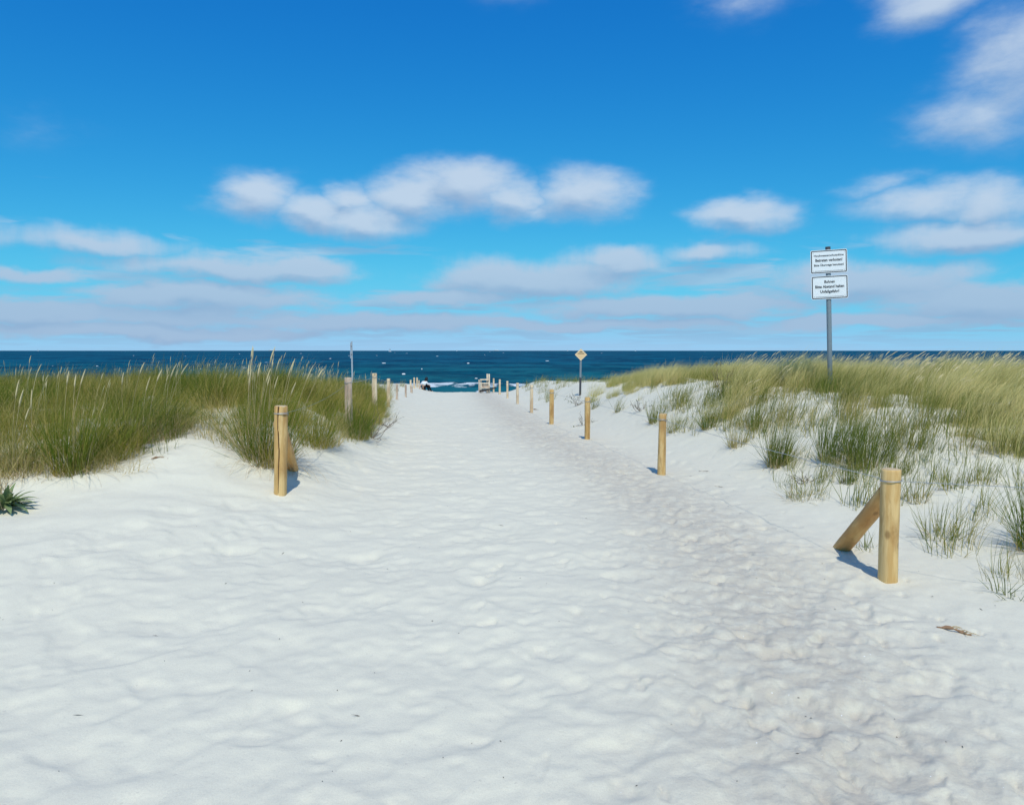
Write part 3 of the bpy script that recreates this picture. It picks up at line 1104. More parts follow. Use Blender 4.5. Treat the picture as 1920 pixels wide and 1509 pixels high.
def join(parts):
    V, Q, Tt, A, I = [], [], [], [], []
    o = 0
    for (v, q, t, a, i) in parts:
        V.append(v)
        Q.append(q + o)
        Tt.append(t + o)
        A.append(a)
        I.append(i)
        o += len(v)
    return np.concatenate(V), [np.concatenate(Q), np.concatenate(Tt)], np.concatenate(A), np.concatenate(I)


def spikes(n, h, r0, wind, seed, spike=.14, rad=.0065):
    """flowering stems: thin stalk and a pale spindle-shaped spike"""
    g = random.Random(seed)
    bs, heads_ = bmesh.new(), []
    for i in range(n):
        bh = bmesh.new()
        heads_.append(bh)
        a, r = g.uniform(0, 6.28), r0 * math.sqrt(g.random())
        p = Vector((r * math.cos(a), r * math.sin(a), -.02))
        d = Vector((g.gauss(0, .10) + .25 * wind[0], g.gauss(0, .10), 1)).normalized()
        L = h * g.uniform(.75, 1.1)
        pts = [p.copy()]
        for s in range(5):
            d = (d + Vector((wind[0] * g.uniform(.5, 1.2), wind[1], -.02)) * .12 * (s + 1) / 3).normalized()
            pts.append(pts[-1] + d * L / 5)
        tube(bs, pts, .0017, 4, False)
        q = [pts[-1] - d * .02]
        ls = spike * g.uniform(.75, 1.2)
        for s in range(4):
            d = (d + Vector((wind[0] * .10, 0, -.03))).normalized()
            q.append(q[-1] + d * ls / 4)
        k = rad * g.uniform(.8, 1.2)
        tube(bh, q, [k * .5, k, k * 1.05, k * .8, k * .2], 5, True)
    return bs, heads_


def mesh_from(name, data, material):
    V, Fc, A, I = data
    o = mesh_obj(name, V, Fc, material, attrs={'along': A, 'tint': I})
    C.objects.unlink(o)
    return o


# clump variants that the fields below scatter
def variants(prefix, count, make, material):
    col = bpy.data.collections.new(prefix)
    for i in range(count):
        o = mesh_from(f'{prefix}_{i:02d}', join(make(i)), material)
        col.objects.link(o)
    return col


def seed_variants(prefix, count, h, wind):
    col = bpy.data.collections.new(prefix)
    for i in range(count):
        bs, heads_ = spikes(4, h, .15, wind, 900 + i)
        geo = bmesh.new()
        for q_ in [bs] + heads_:
            tmp = bpy.data.meshes.new('stem')
            q_.to_mesh(tmp)
            geo.from_mesh(tmp)
            q_.free()
            bpy.data.meshes.remove(tmp)
        me = bpy.data.meshes.new(f'{prefix}_{i:02d}')
        geo.to_mesh(me)
        geo.free()
        me.materials.append(m_seed)
        o = bpy.data.objects.new(f'{prefix}_{i:02d}', me)
        col.objects.link(o)
    return col


col_green = variants('green_clump', 10, lambda i: [blades(110 + 10 * (i % 4), .80, .17 + .03 * (i % 4), .85 + .15 * (i % 3), (.45 + .22 * (i % 4), .05), .85, 100 + i, .0062, lvar=(.35, 1.12)),
                                                   blades(40, .60, .24, 1.3, (.5, -.1), 1.5, 140 + i, .0052, tint=(.6, 1.4))], m_green)
col_straw = variants('straw_clump', 10, lambda i: [blades(190, .84, .26, .42, (1.25 + .2 * (i % 4), .06), .62, 200 + i, .0058, lvar=(.4, 1.12)),
                                                   blades(36, .50, .28, 1.0, (.7, 0), 1.2, 240 + i, .0050, tint=(.7, 1.3))], m_straw)
col_sparse = variants('sparse_clump', 8, lambda i: [blades(9 + 3 * i, .46, .14, .40, (.75, 0), .5, 300 + i, .0058, tint=(-.2, 1.0)),
                                                    blades(6, .24, .16, 1.3, (.3, 0), 1.2, 340 + i, .005, tint=(.6, 1.2))], m_mixed)
col_dead = variants('dead_clump', 6, lambda i: [blades(60, .46, .20, 1.5, (.35, -.35), 1.6, 400 + i, .0048, tint=(.2, 1.2), lvar=(.4, 1.15))], m_deadgrass)
col_seedL = seed_variants('upright_seed_stems', 5, .84, (.30, .0))
col_seedR = seed_variants('windswept_seed_stems', 5, .70, (1.1, .1))


def field(name, col, pts, label, smin, smax, seed, rotz=.5, kind='stuff'):
    """one object that scatters the clumps of a collection over points of the dune"""
    g = np.random.default_rng(seed)
    n = len(pts)
    pts = np.asarray(pts)
    me = bpy.data.meshes.new(name)
    me.vertices.add(n)
    me.vertices.foreach_set('co', pts[:, :3].astype(np.float32).ravel())
    sc = g.uniform(smin, smax, n)
    if pts.shape[1] > 3:
        sc = sc * pts[:, 3]
    a = me.attributes.new('clump_scale', 'FLOAT', 'POINT')
    a.data.foreach_set('value', sc.astype(np.float32))
    a = me.attributes.new('clump_rotation', 'FLOAT_VECTOR', 'POINT')
    rot = np.stack([g.normal(0, .06, n), g.normal(0, .06, n), g.uniform(-rotz, rotz, n)], -1)
    a.data.foreach_set('vector', rot.astype(np.float32).ravel())
    a = me.attributes.new('clump_index', 'INT', 'POINT')
    a.data.foreach_set('value', g.integers(0, len(col.objects), n).astype(np.int32))
    me.update()
    o = bpy.data.objects.new(name, me)
    C.objects.link(o)
    ng = bpy.data.node_groups.new(name + '_scatter', 'GeometryNodeTree')
    ng.interface.new_socket('Geometry', in_out='INPUT', socket_type='NodeSocketGeometry')
    ng.interface.new_socket('Geometry', in_out='OUTPUT', socket_type='NodeSocketGeometry')
    T = NT(ng)
    gi, go = T.n('NodeGroupInput'), T.n('NodeGroupOutput')
    ci = T.n('GeometryNodeCollectionInfo', {'Collection': col, 'Separate Children': True, 'Reset Children': True})
    na = lambda nm, dt: T.n('GeometryNodeInputNamedAttribute', {'Name': nm}, data_type=dt).outputs['Attribute']
    e2r = T.n('FunctionNodeEulerToRotation', {0: na('clump_rotation', 'FLOAT_VECTOR')})
    ip = T.n('GeometryNodeInstanceOnPoints', {'Points': gi.outputs[0], 'Instance': ci.outputs[0], 'Pick Instance': True,
                                              'Instance Index': na('clump_index', 'INT'), 'Rotation': e2r.outputs[0],
                                              'Scale': na('clump_scale', 'FLOAT')})
    ng.links.new(ip.outputs[0], go.inputs[0])
    md = o.modifiers.new('scatter', 'NODES')
    md.node_group = ng
    tag(o, label, kind=kind)
    return o


def inside(poly, x, y):
    c = np.zeros(len(x), bool)
    n = len(poly)
    for i in range(n):
        (x1, y1), (x2, y2) = poly[i], poly[(i + 1) % n]
        k = ((y1 > y) != (y2 > y)) & (x < (x2 - x1) * (y - y1) / (y2 - y1 + 1e-12) + x1)
        c ^= k
    return c


def scatter(poly, density, seed, noise_cut=None, scale_edge=0.0):
    g = np.random.default_rng(seed)
    P = np.array(poly)
    x0, y0 = P.min(0)
    x1, y1 = P.max(0)
    n = int((x1 - x0) * (y1 - y0) * density)
    x, y = g.uniform(x0, x1, n), g.uniform(y0, y1, n)
    k = inside(poly, x, y)
    if noise_cut is not None:
        k &= (fbm(x * .55 + seed, y * .55, 2) > noise_cut)
    k &= np.abs(x) < y * .80 + 2.0
    x, y = x[k], y[k]
    return np.stack([x, y, H(x, y), 1 + scale_edge * fbm(x * .6 + 31, y * .6 + seed, 2)], -1)


G = lambda px, py: at(px, py)[:2]
# the green dune on the far side of the cracked post
front = [(-160, 930), (-40, 902), (60, 884), (150, 876), (235, 862), (268, 832), (330, 815), (395, 797), (430, 800), (480, 806), (560, 812), (600, 806), (652, 812), (690, 815), (722, 782)]
polyL = [G(*p) for p in front]
polyL += [(-3.05, 17.5), (-3.75, 22.0), (-4.5, 27), (-6.5, 30), (-12, 31), (-30, 30), (-30, 7.6)]
pts = scatter(polyL, 12, 41, scale_edge=.85)
near = pts[:, 1] < 17
far = pts[~near]
pts = np.concatenate([pts[near], far[::2]])
field('dune_grass', col_green, pts, 'dense olive green marram grass covering the dune behind the cracked post', .42, .78, 51, 1.0)
pd = scatter(polyL, 5.0, 47, -.1)
field('dead_dune_grass', col_dead, pd, 'brown dead leaves tangled under the dense olive green marram grass', .8, 1.2, 57, 3.1)
ps = scatter(polyL, 1.1, 43, .05)
field('grass_seed_stems', col_seedL, ps, 'pale seed spikes standing above the dense olive green marram grass', .60, .82, 53, .9)

# straw coloured grass on the opposite dune
c1 = [(1325, 792), (1352, 796), (1392, 768), (1440, 746), (1520, 733), (1575, 735), (1600, 765), (1690, 775), (1745, 778), (1790, 800), (1800, 846), (1860, 858), (1930, 866), (2040, 872)]
polyR = [G(*p) for p in c1] + [(9.5, 7.6), (17, 13), (22, 18), (20, 20), (12, 19), (7, 18.0), (5.3, 17)]
pts = scatter(polyR, 10, 61, scale_edge=.75)
near = pts[:, 1] < 15
pts = np.concatenate([pts[near], pts[~near][::2]])
field('dune_grass', col_straw, pts, 'windswept straw yellow marram grass covering the dune around the notice sign', .40, .78, 71, .4)
ps = scatter(polyR, 2.6, 63)
field('grass_seed_stems', col_seedR, ps, 'pale windswept seed spikes above the straw yellow grass by the notice sign', .68, .92, 73, .4)
c2 = [(1100, 762), (1150, 752), (1210, 742), (1300, 728), (1352, 720)]
polyB = [G(*p) for p in c2] + [(7.5, 21), (9, 27), (6.5, 27), (3.0, 23.5)]
pb = scatter(polyB, 9, 65, -.18)
field('dune_grass', col_straw, pb, 'low band of yellow green grass leading from the notice sign to the diamond sign', .40, .68, 75, .4)
# thin grass on bare sand
c3 = [(1140, 790), (1190, 790), (1240, 800), (1300, 812), (1370, 850), (1420, 880), (1480, 935), (1560, 945), (1700, 1000), (1790, 1060), (1880, 1100), (1980, 1120)]
polyS = [G(*p) for p in c3] + [(5.4, 5.2), (6.0, 6.0), (6.5, 9), (7, 14), (7.2, 19), (4.6, 20), (3.6, 17)]
pp = scatter(polyS, 13, 67, -.22)
c4 = [(1240, 770), (1330, 790), (1400, 830), (1450, 820), (1560, 842), (1660, 850), (1790, 868), (1940, 880)]
polyM = [G(*p) for p in c4] + [(6.2, 8.6), (5.6, 11.2), (4.6, 12.4), (3.4, 13.2), (3.4, 15.5)]
pm = scatter(polyM, 15, 68)
field('sparse_dune_grass', col_sparse, pm, 'open leaning shoots over white sand around the foot of the notice sign', .8, 1.25, 78, .4)
pd = scatter([G(*p) for p in [(1720, 858), (1800, 880), (1960, 890), (1960, 860), (1800, 835)]], 9, 69)
field('dead_dune_grass', col_dead, pd, 'brown dead leaves at the foot of the dense straw yellow grass', .5, .8, 58, 3.1)
field('sparse_dune_grass', col_sparse, pp, 'thin scattered grass shoots on the bare sand below the notice sign', .45, 1.05, 77, .6)
polyF = [(1.2, 26), (2.2, 24.5), (9, 27), (26, 30), (30, 48), (0.6, 47), (.9, 34)]
pf = scatter(polyF, 3.0, 69, .02)
field('sparse_dune_grass', col_sparse, pf, 'faint dry grass dotting the far sand beyond the diamond sign', .6, 1.2, 79, .6)
polyF2 = [(-30, 30), (-8, 30), (-5.2, 30), (-6.4, 47), (-30, 47)]
pf2 = scatter(polyF2, 2.0, 70, .05)
field('sparse_dune_grass', col_sparse, pf2, 'faint dry grass on the far sand beyond the dense green grass', .6, 1.2, 80, .6)
edge = [G(*p) for p in [(-40, 925), (60, 905), (150, 895), (240, 885), (300, 850), (400, 830), (430, 850), (600, 845), (650, 830), (700, 828)]]
edge2 = [G(*p) for p in [(700, 800), (640, 800), (560, 825), (400, 800), (260, 830), (100, 875), (-40, 890)]]
pe = scatter(edge + edge2, 14, 81)
pd = scatter(edge + edge2, 7, 85)
field('dead_dune_grass', col_dead, pd, 'tan drooping dead leaves along the front edge of the green dune', .6, 1.1, 59, 3.1)
field('sparse_dune_grass', col_sparse, pe, 'loose drooping shoots at the sandy foot of the dense green grass', .6, 1.1, 83, 3.1)


def tussock(px, py, hpx, n, r0, material, seed, label, group=None, spread=.5, wind=(.4, 0), droop=.35, heads=0, dead=14, tint=(0, 1), width=.0055, head_h=1.15):
    x, y, z = at(px, py)
    h = hpx / FPX * y * 1.12
    e = empty('grass_tussock', (x, y, z))
    tag(e, label, 'grass tussock', group)
    V, Fc, A, I = join([blades(n, h, r0, spread, wind, droop, seed, width, tint=tint), blades(max(4, n // 6), h * .6, r0 * 1.1, 1.2, wind, 1.0, seed + 1, width * .9, tint=(.5, 1.2))])
    tag(mesh_obj('blades', V, Fc, material, e, attrs={'along': A, 'tint': I}), kind='stuff')
    if dead:
        V, Fc, A, I = join([blades(dead * 3, h * .62, r0 * 1.15, 2.6, (.1, -.3), 2.2, seed + 2, width, tint=(.8, 1.2))])
        tag(mesh_obj('dead_leaves', V, Fc, m_dead, e, attrs={'along': A, 'tint': I}), kind='stuff')
    if heads:
        bs, heads_ = spikes(heads, h * head_h, r0 * .8, (wind[0] * .8, 0), seed + 3, .17, .0075)
        tag(bm_obj('stems', bs, m_dead, e), kind='stuff')
        for bh in heads_:
            bm_obj('seed_head', bh, m_seed, e, smooth=True)
    return e


TG = 'separate grass tussocks on the sand'
tussock(502, 868, 165, 520, .25, m_green, 1001, 'bushy green tussock with pale seed heads and drooping dead leaves behind the cracked post', TG, .75, (.30, -.10), .7, heads=17, dead=110, head_h=1.02)
tussock(255, 836, 105, 200, .20, m_mixed, 1301, 'tan and green tussock arching over the sandy notch beside the broken stick', TG, .8, (.5, -.2), .8, heads=4, dead=60, tint=(.2, 1.1))
tussock(318, 815, 95, 200, .22, m_mixed, 1311, 'straw coloured drooping tussock above the sandy notch in the green dune', TG, .9, (.7, -.25), 1.0, heads=2, dead=70, tint=(.4, 1.2))
tussock(40, 888, 110, 200, .2, m_mixed, 1321, 'brown and green tussock just behind the rosette plant', TG, .8, (.3, -.1), .8, heads=5, dead=60, tint=(.2, 1.1))
tussock(135, 884, 150, 330, .17, m_green, 1011, 'upright dark green tussock at the sandy foot of the dune beside the rosette plant', TG, .55, (.25, 0), .45, heads=3, dead=30, head_h=.95)
tussock(590, 836, 120, 300, .24, m_green, 1021, 'spreading grey green tussock behind the brace of the cracked post', TG, .8, (.6, -.1), .8, dead=10)
tussock(668, 822, 90, 220, .20, m_green, 1031, 'dense green tussock beside the weathered second post', TG, .7, (.5, -.1), .6, dead=6)
tussock(1458, 872, 92, 230, .12, m_mixed, 1041, 'bushy green and tan tussock standing alone on the sand below the straw grass', TG, .62, (.25, 0), .45, dead=26, tint=(-.3, .8))
tussock(1228, 792, 48, 110, .11, m_mixed, 1051, 'small green tussock just behind the second post below the notice sign', TG, .55, (.4, 0), .4, dead=8, tint=(-.3, .6))
tussock(1266, 809, 42, 100, .13, m_mixed, 1061, 'low tan and green tussock beside the second post below the notice sign', TG, .7, (.4, 0), .6, dead=12)
tussock(1328, 803, 42, 130, .10, m_green, 1071, 'short dark green tussock with spiky leaves on the bare slope', TG, 1.1, (.1, 0), .3, dead=6, tint=(-.4, .3))
tussock(1383, 836, 52, 110, .12, m_mixed, 1081, 'wispy tan tussock beside the bushy lone tussock', TG, .6, (.45, 0), .6, dead=18)
tussock(1416, 802, 55, 90, .11, m_mixed, 1091, 'thin upright green tussock on the slope under the straw grass', TG, .4, (.4, 0), .3, dead=8, tint=(-.3, .7))
tussock(1570, 862, 95, 240, .22, m_mixed, 1101, 'large upright green tussock in front of the notice sign pole', TG, .35, (.5, 0), .3, dead=10, tint=(-.4, .6))
tussock(1632, 872, 102, 280, .24, m_mixed, 1111, 'large leaning green tussock beside the notice sign with tan foot', TG, .4, (.65, 0), .35, dead=34, tint=(-.4, .7))
tussock(1590, 906, 46, 70, .07, m_mixed, 1121, 'small clump of blue green shoots on the sand behind the leaning brace', TG, .4, (.15, 0), .2, dead=6, tint=(-.5, .5))
tussock(1505, 934, 62, 60, .16, m_mixed, 1131, 'dry straggly tussock of bent stems on the slope near the leaning brace', TG, 1.2, (.1, 0), 1.0, dead=16, tint=(.3, 1.2))
tussock(1762, 1006, 82, 70, .13, m_mixed, 1141, 'loose open tussock of green shoots beside the thick braced post', TG, .9, (.15, 0), .5, dead=8, tint=(-.5, .4))
tussock(1722, 940, 66, 46, .09, m_mixed, 1151, 'thin straw tussock directly behind the thick braced post', TG, .55, (.3, 0), .5, dead=12)
tussock(1780, 914, 40, 50, .10, m_green, 1161, 'low dark green sprig on the bare sand beyond the braced post', TG, 1.0, (.1, 0), .6, dead=4, tint=(-.4, .3))
tussock(1945, 1028, 150, 240, .12, m_green, 1171, 'dark green tussock leaning over the bare sand beyond the braced post', TG, .6, (-.1, -.05), .5, dead=16, tint=(-.4, .5))
tussock(1625, 1030, 60, 26, .07, m_mixed, 1181, 'few curled grey green shoots between the braced post and its brace', TG, 1.2, (.1, 0), 1.4, dead=4, tint=(-.3, .3))
tussock(1872, 1112, 70, 14, .05, m_mixed, 1191, 'couple of long bent shoots on the smooth sand beyond the braced post', TG, .9, (-.6, -.1), .6, dead=2, tint=(-.2, .6))
tussock(1905, 1122, 46, 22, .07, m_mixed, 1201, 'tangle of short grey green shoots low on the smooth sand slope', TG, 1.2, (.1, 0), 1.2, dead=2, tint=(-.2, .5))
tussock(1690, 888, 40, 60, .10, m_mixed, 1211, 'short tuft of shoots just behind the top of the braced post', TG, .5, (.4, 0), .4, dead=8)
tussock(1840, 905, 55, 60, .12, m_mixed, 1221, 'scrappy tuft of mixed dry and green shoots below the dense straw grass', TG, .7, (.3, 0), .6, dead=10)
tussock(1160, 772, 34, 60, .09, m_mixed, 1231, 'small wind bent tussock between the diamond sign and the second post', TG, .5, (.6, 0), .5, dead=5, tint=(-.4, .6))
tussock(1115, 766, 28, 60, .10, m_mixed, 1241, 'low tussock beside the third post and the foot of the diamond sign', TG, .6, (.5, 0), .5, dead=5, tint=(-.4, .6))

# broad leaved rosette plant
m_leaf = grass_mat('rosette_leaf', (.20, .27, .11), (.26, .33, .16), (.55, .58, .45), .15)
x, y, z = at(8, 955)
pl = empty('rosette_plant', (x, y, z))
tag(pl, 'low rosette plant with broad grey green leaves at the foot of the dune', 'plant')
g = random.Random(4)
for i in range(60):
    a = g.uniform(0, 6.28)
    tilt = g.uniform(.05, 1.3)
    L = g.uniform(.10, .26)
    bm = bmesh.new()
    d = Vector((math.cos(a) * math.cos(tilt), math.sin(a) * math.cos(tilt), math.sin(tilt)))
    p = Vector((math.cos(a) * .03, math.sin(a) * .03, g.uniform(0, .05)))
    s = d.cross(Vector((0, 0, 1))).normalized()
    rows = []
    N = 6
    for k in range(N + 1):
        t = k / N
        w = .022 * (math.sin(math.pi * (.08 + .9 * t)) ** .8) * (1 + .18 * math.sin(9 * t * math.pi + i))
        upv = s.cross(d).normalized()
        rows.append([bm.verts.new(p - s * w + upv * w * .35), bm.verts.new(p), bm.verts.new(p + s * w + upv * w * .35)])
        p = p + d * L / N
        d = (d + Vector((0, 0, -.16))).normalized()
    for k in range(N):
        for j in range(2):
            bm.faces.new((rows[k][j], rows[k][j + 1], rows[k + 1][j + 1], rows[k + 1][j]))
    o = bm_obj('leaf', bm, m_leaf, pl, smooth=True)
    for nm, fn in (('tint', lambda v: .1 + .3 * ((i * 37) % 10) / 10), ('along', lambda v: .4)):
        at_ = o.data.attributes.new(nm, 'FLOAT', 'POINT')
        at_.data.foreach_set('value', np.array([fn(v) for v in o.data.vertices], np.float32))
bm = bmesh.new()
for i in range(14):
    a = g.uniform(0, 6.28)
    p0 = Vector((.05 * math.cos(a), .05 * math.sin(a), 0))
    tube(bm, [p0, p0 + Vector((g.gauss(0, .04), g.gauss(0, .04), .14)), p0 + Vector((g.gauss(0, .08), g.gauss(0, .08), .28 + g.random() * .1))], [.004, .003, .002], 5)
bm_obj('stalks', bm, m_dead, pl)


# small shrubs and dry brush
m_twig = simple('dry_twig', (.22, .17, .13), .85, 0, .1, .3, 30)
m_leafd = simple('dull_leaf', (.10, .13, .045), .6, 0, .2, .3, 12)
m_leafy = simple('yellowing_leaf', (.36, .30, .07), .6, 0, .2, .3, 12)


def shrub(name, px, py, hpx, wide, seed, label, leaves=0, leafmat=None, nbr=9):
    x, y, z = at(px, py)
    h = hpx / FPX * y
    e = empty(name, (x, y, z))
    tag(e, label, 'shrub')
    g = random.Random(seed)
    bm = bmesh.new()
    tips = []
    for i in range(nbr):
        a = g.uniform(0, 6.28)
        p = Vector((g.gauss(0, .03), g.gauss(0, .03), -.02))
        d = Vector((math.cos(a) * wide, math.sin(a) * wide, 1)).normalized()
        pts = [p]
        for s in range(5):
            d = (d + Vector((g.gauss(0, .25), g.gauss(0, .25), g.gauss(0, .2)))).normalized()
            pts.append(pts[-1] + d * h / 4.6 * g.uniform(.7, 1.2))
            if s > 0:
                tips.append(pts[-1])
                if g.random() < .8:
                    dd = (d + Vector((g.gauss(0, .6), g.gauss(0, .6), g.gauss(0, .4)))).normalized()
                    q = [pts[-1], pts[-1] + dd * h * .12, pts[-1] + dd * h * .22 + Vector((0, 0, g.gauss(0, .02)))]
                    tube(bm, q, [.0025, .002, .001], 4)
                    tips.append(q[-1])
        tube(bm, pts, [.005, .0045, .004, .003, .0025, .0012], 5)
    bm_obj('branches', bm, m_twig, e)
    if leaves:
        bm = bmesh.new()
        for i in range(leaves):
            c_ = g.choice(tips) + Vector((g.gauss(0, .02), g.gauss(0, .02), g.gauss(0, .02)))
            u = Vector((g.gauss(0, 1), g.gauss(0, 1), g.gauss(0, 1))).normalized()
            w = u.cross(Vector((0.3, .2, 1))).normalized()
            s = g.uniform(.014, .026)
            vs4 = [bm.verts.new(c_ + u * s), bm.verts.new(c_ + w * s * .5), bm.verts.new(c_ - u * s), bm.verts.new(c_ - w * s * .5)]
            bm.faces.new(vs4)
        tag(bm_obj('leaves', bm, leafmat, e), kind='stuff')
    return e


shrub('dry_shrub', 700, 822, 70, 1.3, 5, 'bare twiggy grey shrub at the edge of the green grass by the weathered post', nbr=16)
shrub('dry_shrub', 1094, 797, 26, 1.4, 9, 'tiny dark twiggy shrub at the foot of the third post', leaves=30, leafmat=m_leafd)
shrub('leafy_shrub', 1352, 742, 56, .35, 13, 'yellowing leafy shrub growing out of the straw grass', leaves=190, leafmat=m_leafy, nbr=10)
shrub('leafy_shrub', 1083, 760, 26, 1.0, 17, 'small dark leafy shrub around the foot of the diamond sign pole', leaves=120, leafmat=m_leafd)
shrub('dry_shrub', 1200, 770, 26, 1.0, 19, 'dry brown brush on the sand between the third post and the low grass band', leaves=20, leafmat=m_leafd, nbr=12)
shrub('dry_shrub', 1510, 905, 38, 1.5, 23, 'sprawling dead twigs on the slope below the big green tussocks', nbr=12)
shrub('dry_shrub', 726, 800, 28, 1.4, 27, 'low dark dead brush at the tip of the green grass on the path edge', nbr=12, leaves=20, leafmat=m_leafd)


# driftwood, twigs, a shell, flecks of litter on the sand
def stick(name, px, py, L, rad, az, label, seed, material=m_twig, fibres=0, curve_=.15):
    x, y, z = at(px, py)
    g = random.Random(seed)
    e = empty(name, (x, y, z + rad * .35), (0, 0, az))
    tag(e, label, 'twig')
    bm = bmesh.new()
    pts = [Vector((L * (t - .5), curve_ * L * math.sin(t * 3) - curve_ * L * .6, rad * .7 * math.sin(t * 5))) for t in [i / 8 for i in range(9)]]
    tube(bm, pts, [rad * (.7 + .4 * math.sin(i * 1.9 + seed)) * (1 - .35 * i / 8) for i in range(9)], 8)
    bm_obj('stem', bm, material, e, smooth=True)
    for i in range(fibres):
        bm = bmesh.new()
        p = pts[g.randint(2, 8)]
        a = g.uniform(-1, 1)
        ln = L * g.uniform(.2, .4)
        tube(bm, [p, p + Vector((math.cos(a) * ln * .5, math.sin(a) * ln * .5, .012)), p + Vector((math.cos(a * 1.2) * ln, math.sin(a * 1.2) * ln, .004))], [rad * .25, rad * .2, rad * .08], 5)
        bm_obj('fibre', bm, m_dead, e)
    return e


m_drift = simple('driftwood', (.30, .18, .11), .85, 0, .1, .35, 40)
stick('dry_root', 1789, 1183, .17, .014, R(-32), 'frayed brown piece of dry root lying on the smooth sand beside the path', 3, m_drift, 7, .1)
stick('twig', 300, 860, .16, .012, R(20), 'short broken stick lying at the sandy foot of the green dune', 4, m_drift, 2, .3)
stick('twig', 319, 1266, .05, .002, R(50), 'tiny dark straw fleck lying in the middle of the open white sand', 6)
stick('twig', 242, 1136, .16, .0018, R(35), 'thin curved grass stem lying on the open white sand', 7, curve_=.3)
stick('twig', 1005, 768.5, .35, .02, R(4), 'dark stick lying on the sand beside the fifth post below the notice sign', 8)
stick('twig', 1330, 885, .28, .004, R(-55), 'bent dry stem lying on the slope beside the second post below the notice sign', 9, curve_=.25)
stick('twig', 1360, 915, .30, .003, R(-60), 'long thin dry stem lying on the slope between the two near posts', 10, curve_=.12)
x, y, z = at(277, 839)
bm = bmesh.new()
r = bmesh.ops.create_icosphere(bm, subdivisions=3, radius=.07)
for v in bm.verts:
    n_ = float(perlin(np.array(v.co.x * 22 + 5), np.array(v.co.y * 22 + v.co.z * 13)))
    v.co *= 1 + .35 * n_
    v.co.z *= .38
    v.co.y *= .6
o = bm_obj('stone', bm, simple('pale_stone', (.42, .40, .38), .8, 0, .2, .35, 30, .3), smooth=True)
o.location = (x, y, z + .012)
o.rotation_euler = (.15, 0, .3)
tag(o, 'flat pale stone lying at the sandy foot of the green dune', 'stone')

g = np.random.default_rng(77)
n = 260
lx = g.uniform(-4, 4.5, n)
ly = 2.4 + 16 * g.random(n) ** 1.4
keep = (lx < RX(ly) + .8) & (lx > LX(ly) - 2.0 * np.clip(1 - (ly - 1) / 6, 0, 1) - .5)
lx, ly = lx[keep], ly[keep]
lz = H(lx, ly) + micro(lx, ly)[0]
bm = bmesh.new()
for i in range(len(lx)):
    a = g.uniform(0, 6.28)
    L = g.uniform(.003, .009) if i % 9 else g.uniform(.012, .035)
    w = g.uniform(.0012, .003)
    c_ = Vector((lx[i], ly[i], lz[i] + .002))
    u, v = Vector((math.cos(a), math.sin(a), g.normal() * .15)) * L, Vector((-math.sin(a), math.cos(a), 0)) * w
    q = [bm.verts.new(c_ - u), bm.verts.new(c_ + v * .8), bm.verts.new(c_ + u), bm.verts.new(c_ - v), bm.verts.new(c_ + Vector((0, 0, w * 1.3)))]
    for k in range(4):
        bm.faces.new((q[k], q[(k + 1) % 4], q[4]))
o = bm_obj('plant_litter', bm, simple('dark_litter', (.10, .085, .07), .9, 0, .1, .5, 60))
tag(o, 'dark flecks of dry plant litter strewn over the sand', kind='stuff')

# ------------------------------------------------------------------ wooden stand by the last posts
m_bleach = wood('bleached_wood', (.84, .72, .57), (.74, .60, .45), (.58, .44, .32), 15.0)
DW = 44.0
xw = gp(909, DW)
zw = EYE + ray(909, 732)[2] / ray(909, 732)[1] * DW
k = DW / FPX
st_ = empty('wooden_stand', (xw, DW, zw), (0, 0, R(14)))
tag(st_, 'small bleached wooden stand with two tall posts and plank front, at the path end', 'stand')


def part_box(name, c_, s, parent=st_, mt=m_bleach, bev=.008):
    bm = bmesh.new()
    box(bm, c_, s, bev)
    return bm_obj(name, bm, mt, parent)


part_box('tall_post', (4.6 * k, 0, 15.5 * k - .1), (.085, .085, 31 * k + .2))
part_box('tall_post', (7.4 * k, -.12, 15.5 * k - .1), (.085, .085, 31 * k + .2))
part_box('short_post', (-8.2 * k, -.1, 10.5 * k - .1), (.07, .085, 21 * k + .2))
part_box('short_post', (-8.0 * k, .45, 10.0 * k - .1), (.07, .085, 20 * k + .2))
part_box('top_rail', (-1.8 * k, -.17, 20.6 * k), (16.5 * k, .12, .075))
part_box('lower_rail', (-.5 * k, -.15, 13.5 * k), (13 * k, .05, .07))
part_box('bottom_rail', (-.5 * k, -.15, 4.6 * k), (13 * k, .05, .06))
for i in range(5):
    part_box('plank', (-6.2 * k + i * 2.75 * k, -.10, 9.0 * k), (2.3 * k, .025, 8.4 * k), mt=m_grey, bev=.004)
part_box('leg', (-4.4 * k, -.1, 1.2 * k), (.06, .06, .28))
part_box('leg', (3.6 * k, -.1, 1.4 * k), (.06, .06, .28))
bm = bmesh.new()
tube(bm, [(-12 * k, -.30, -.03), (-8 * k, -.30, .0), (0, -.28, .03), (8 * k, -.28, .08), (20 * k, -.2, .17)], [.065, .07, .06, .05, .04], 10)
o = bm_obj('driftwood_log', bm, m_steel_dk, smooth=True)
o.data.materials.clear()
o.data.materials.append(simple('wet_dark_wood', (.055, .05, .05), .8, 0, .2, .3, 12))
o.matrix_world = Matrix.Translation((xw, DW, zw)) @ Matrix.Rotation(R(14), 4, 'Z')
tag(o, 'dark log lying on the sand under the wooden stand', 'log')

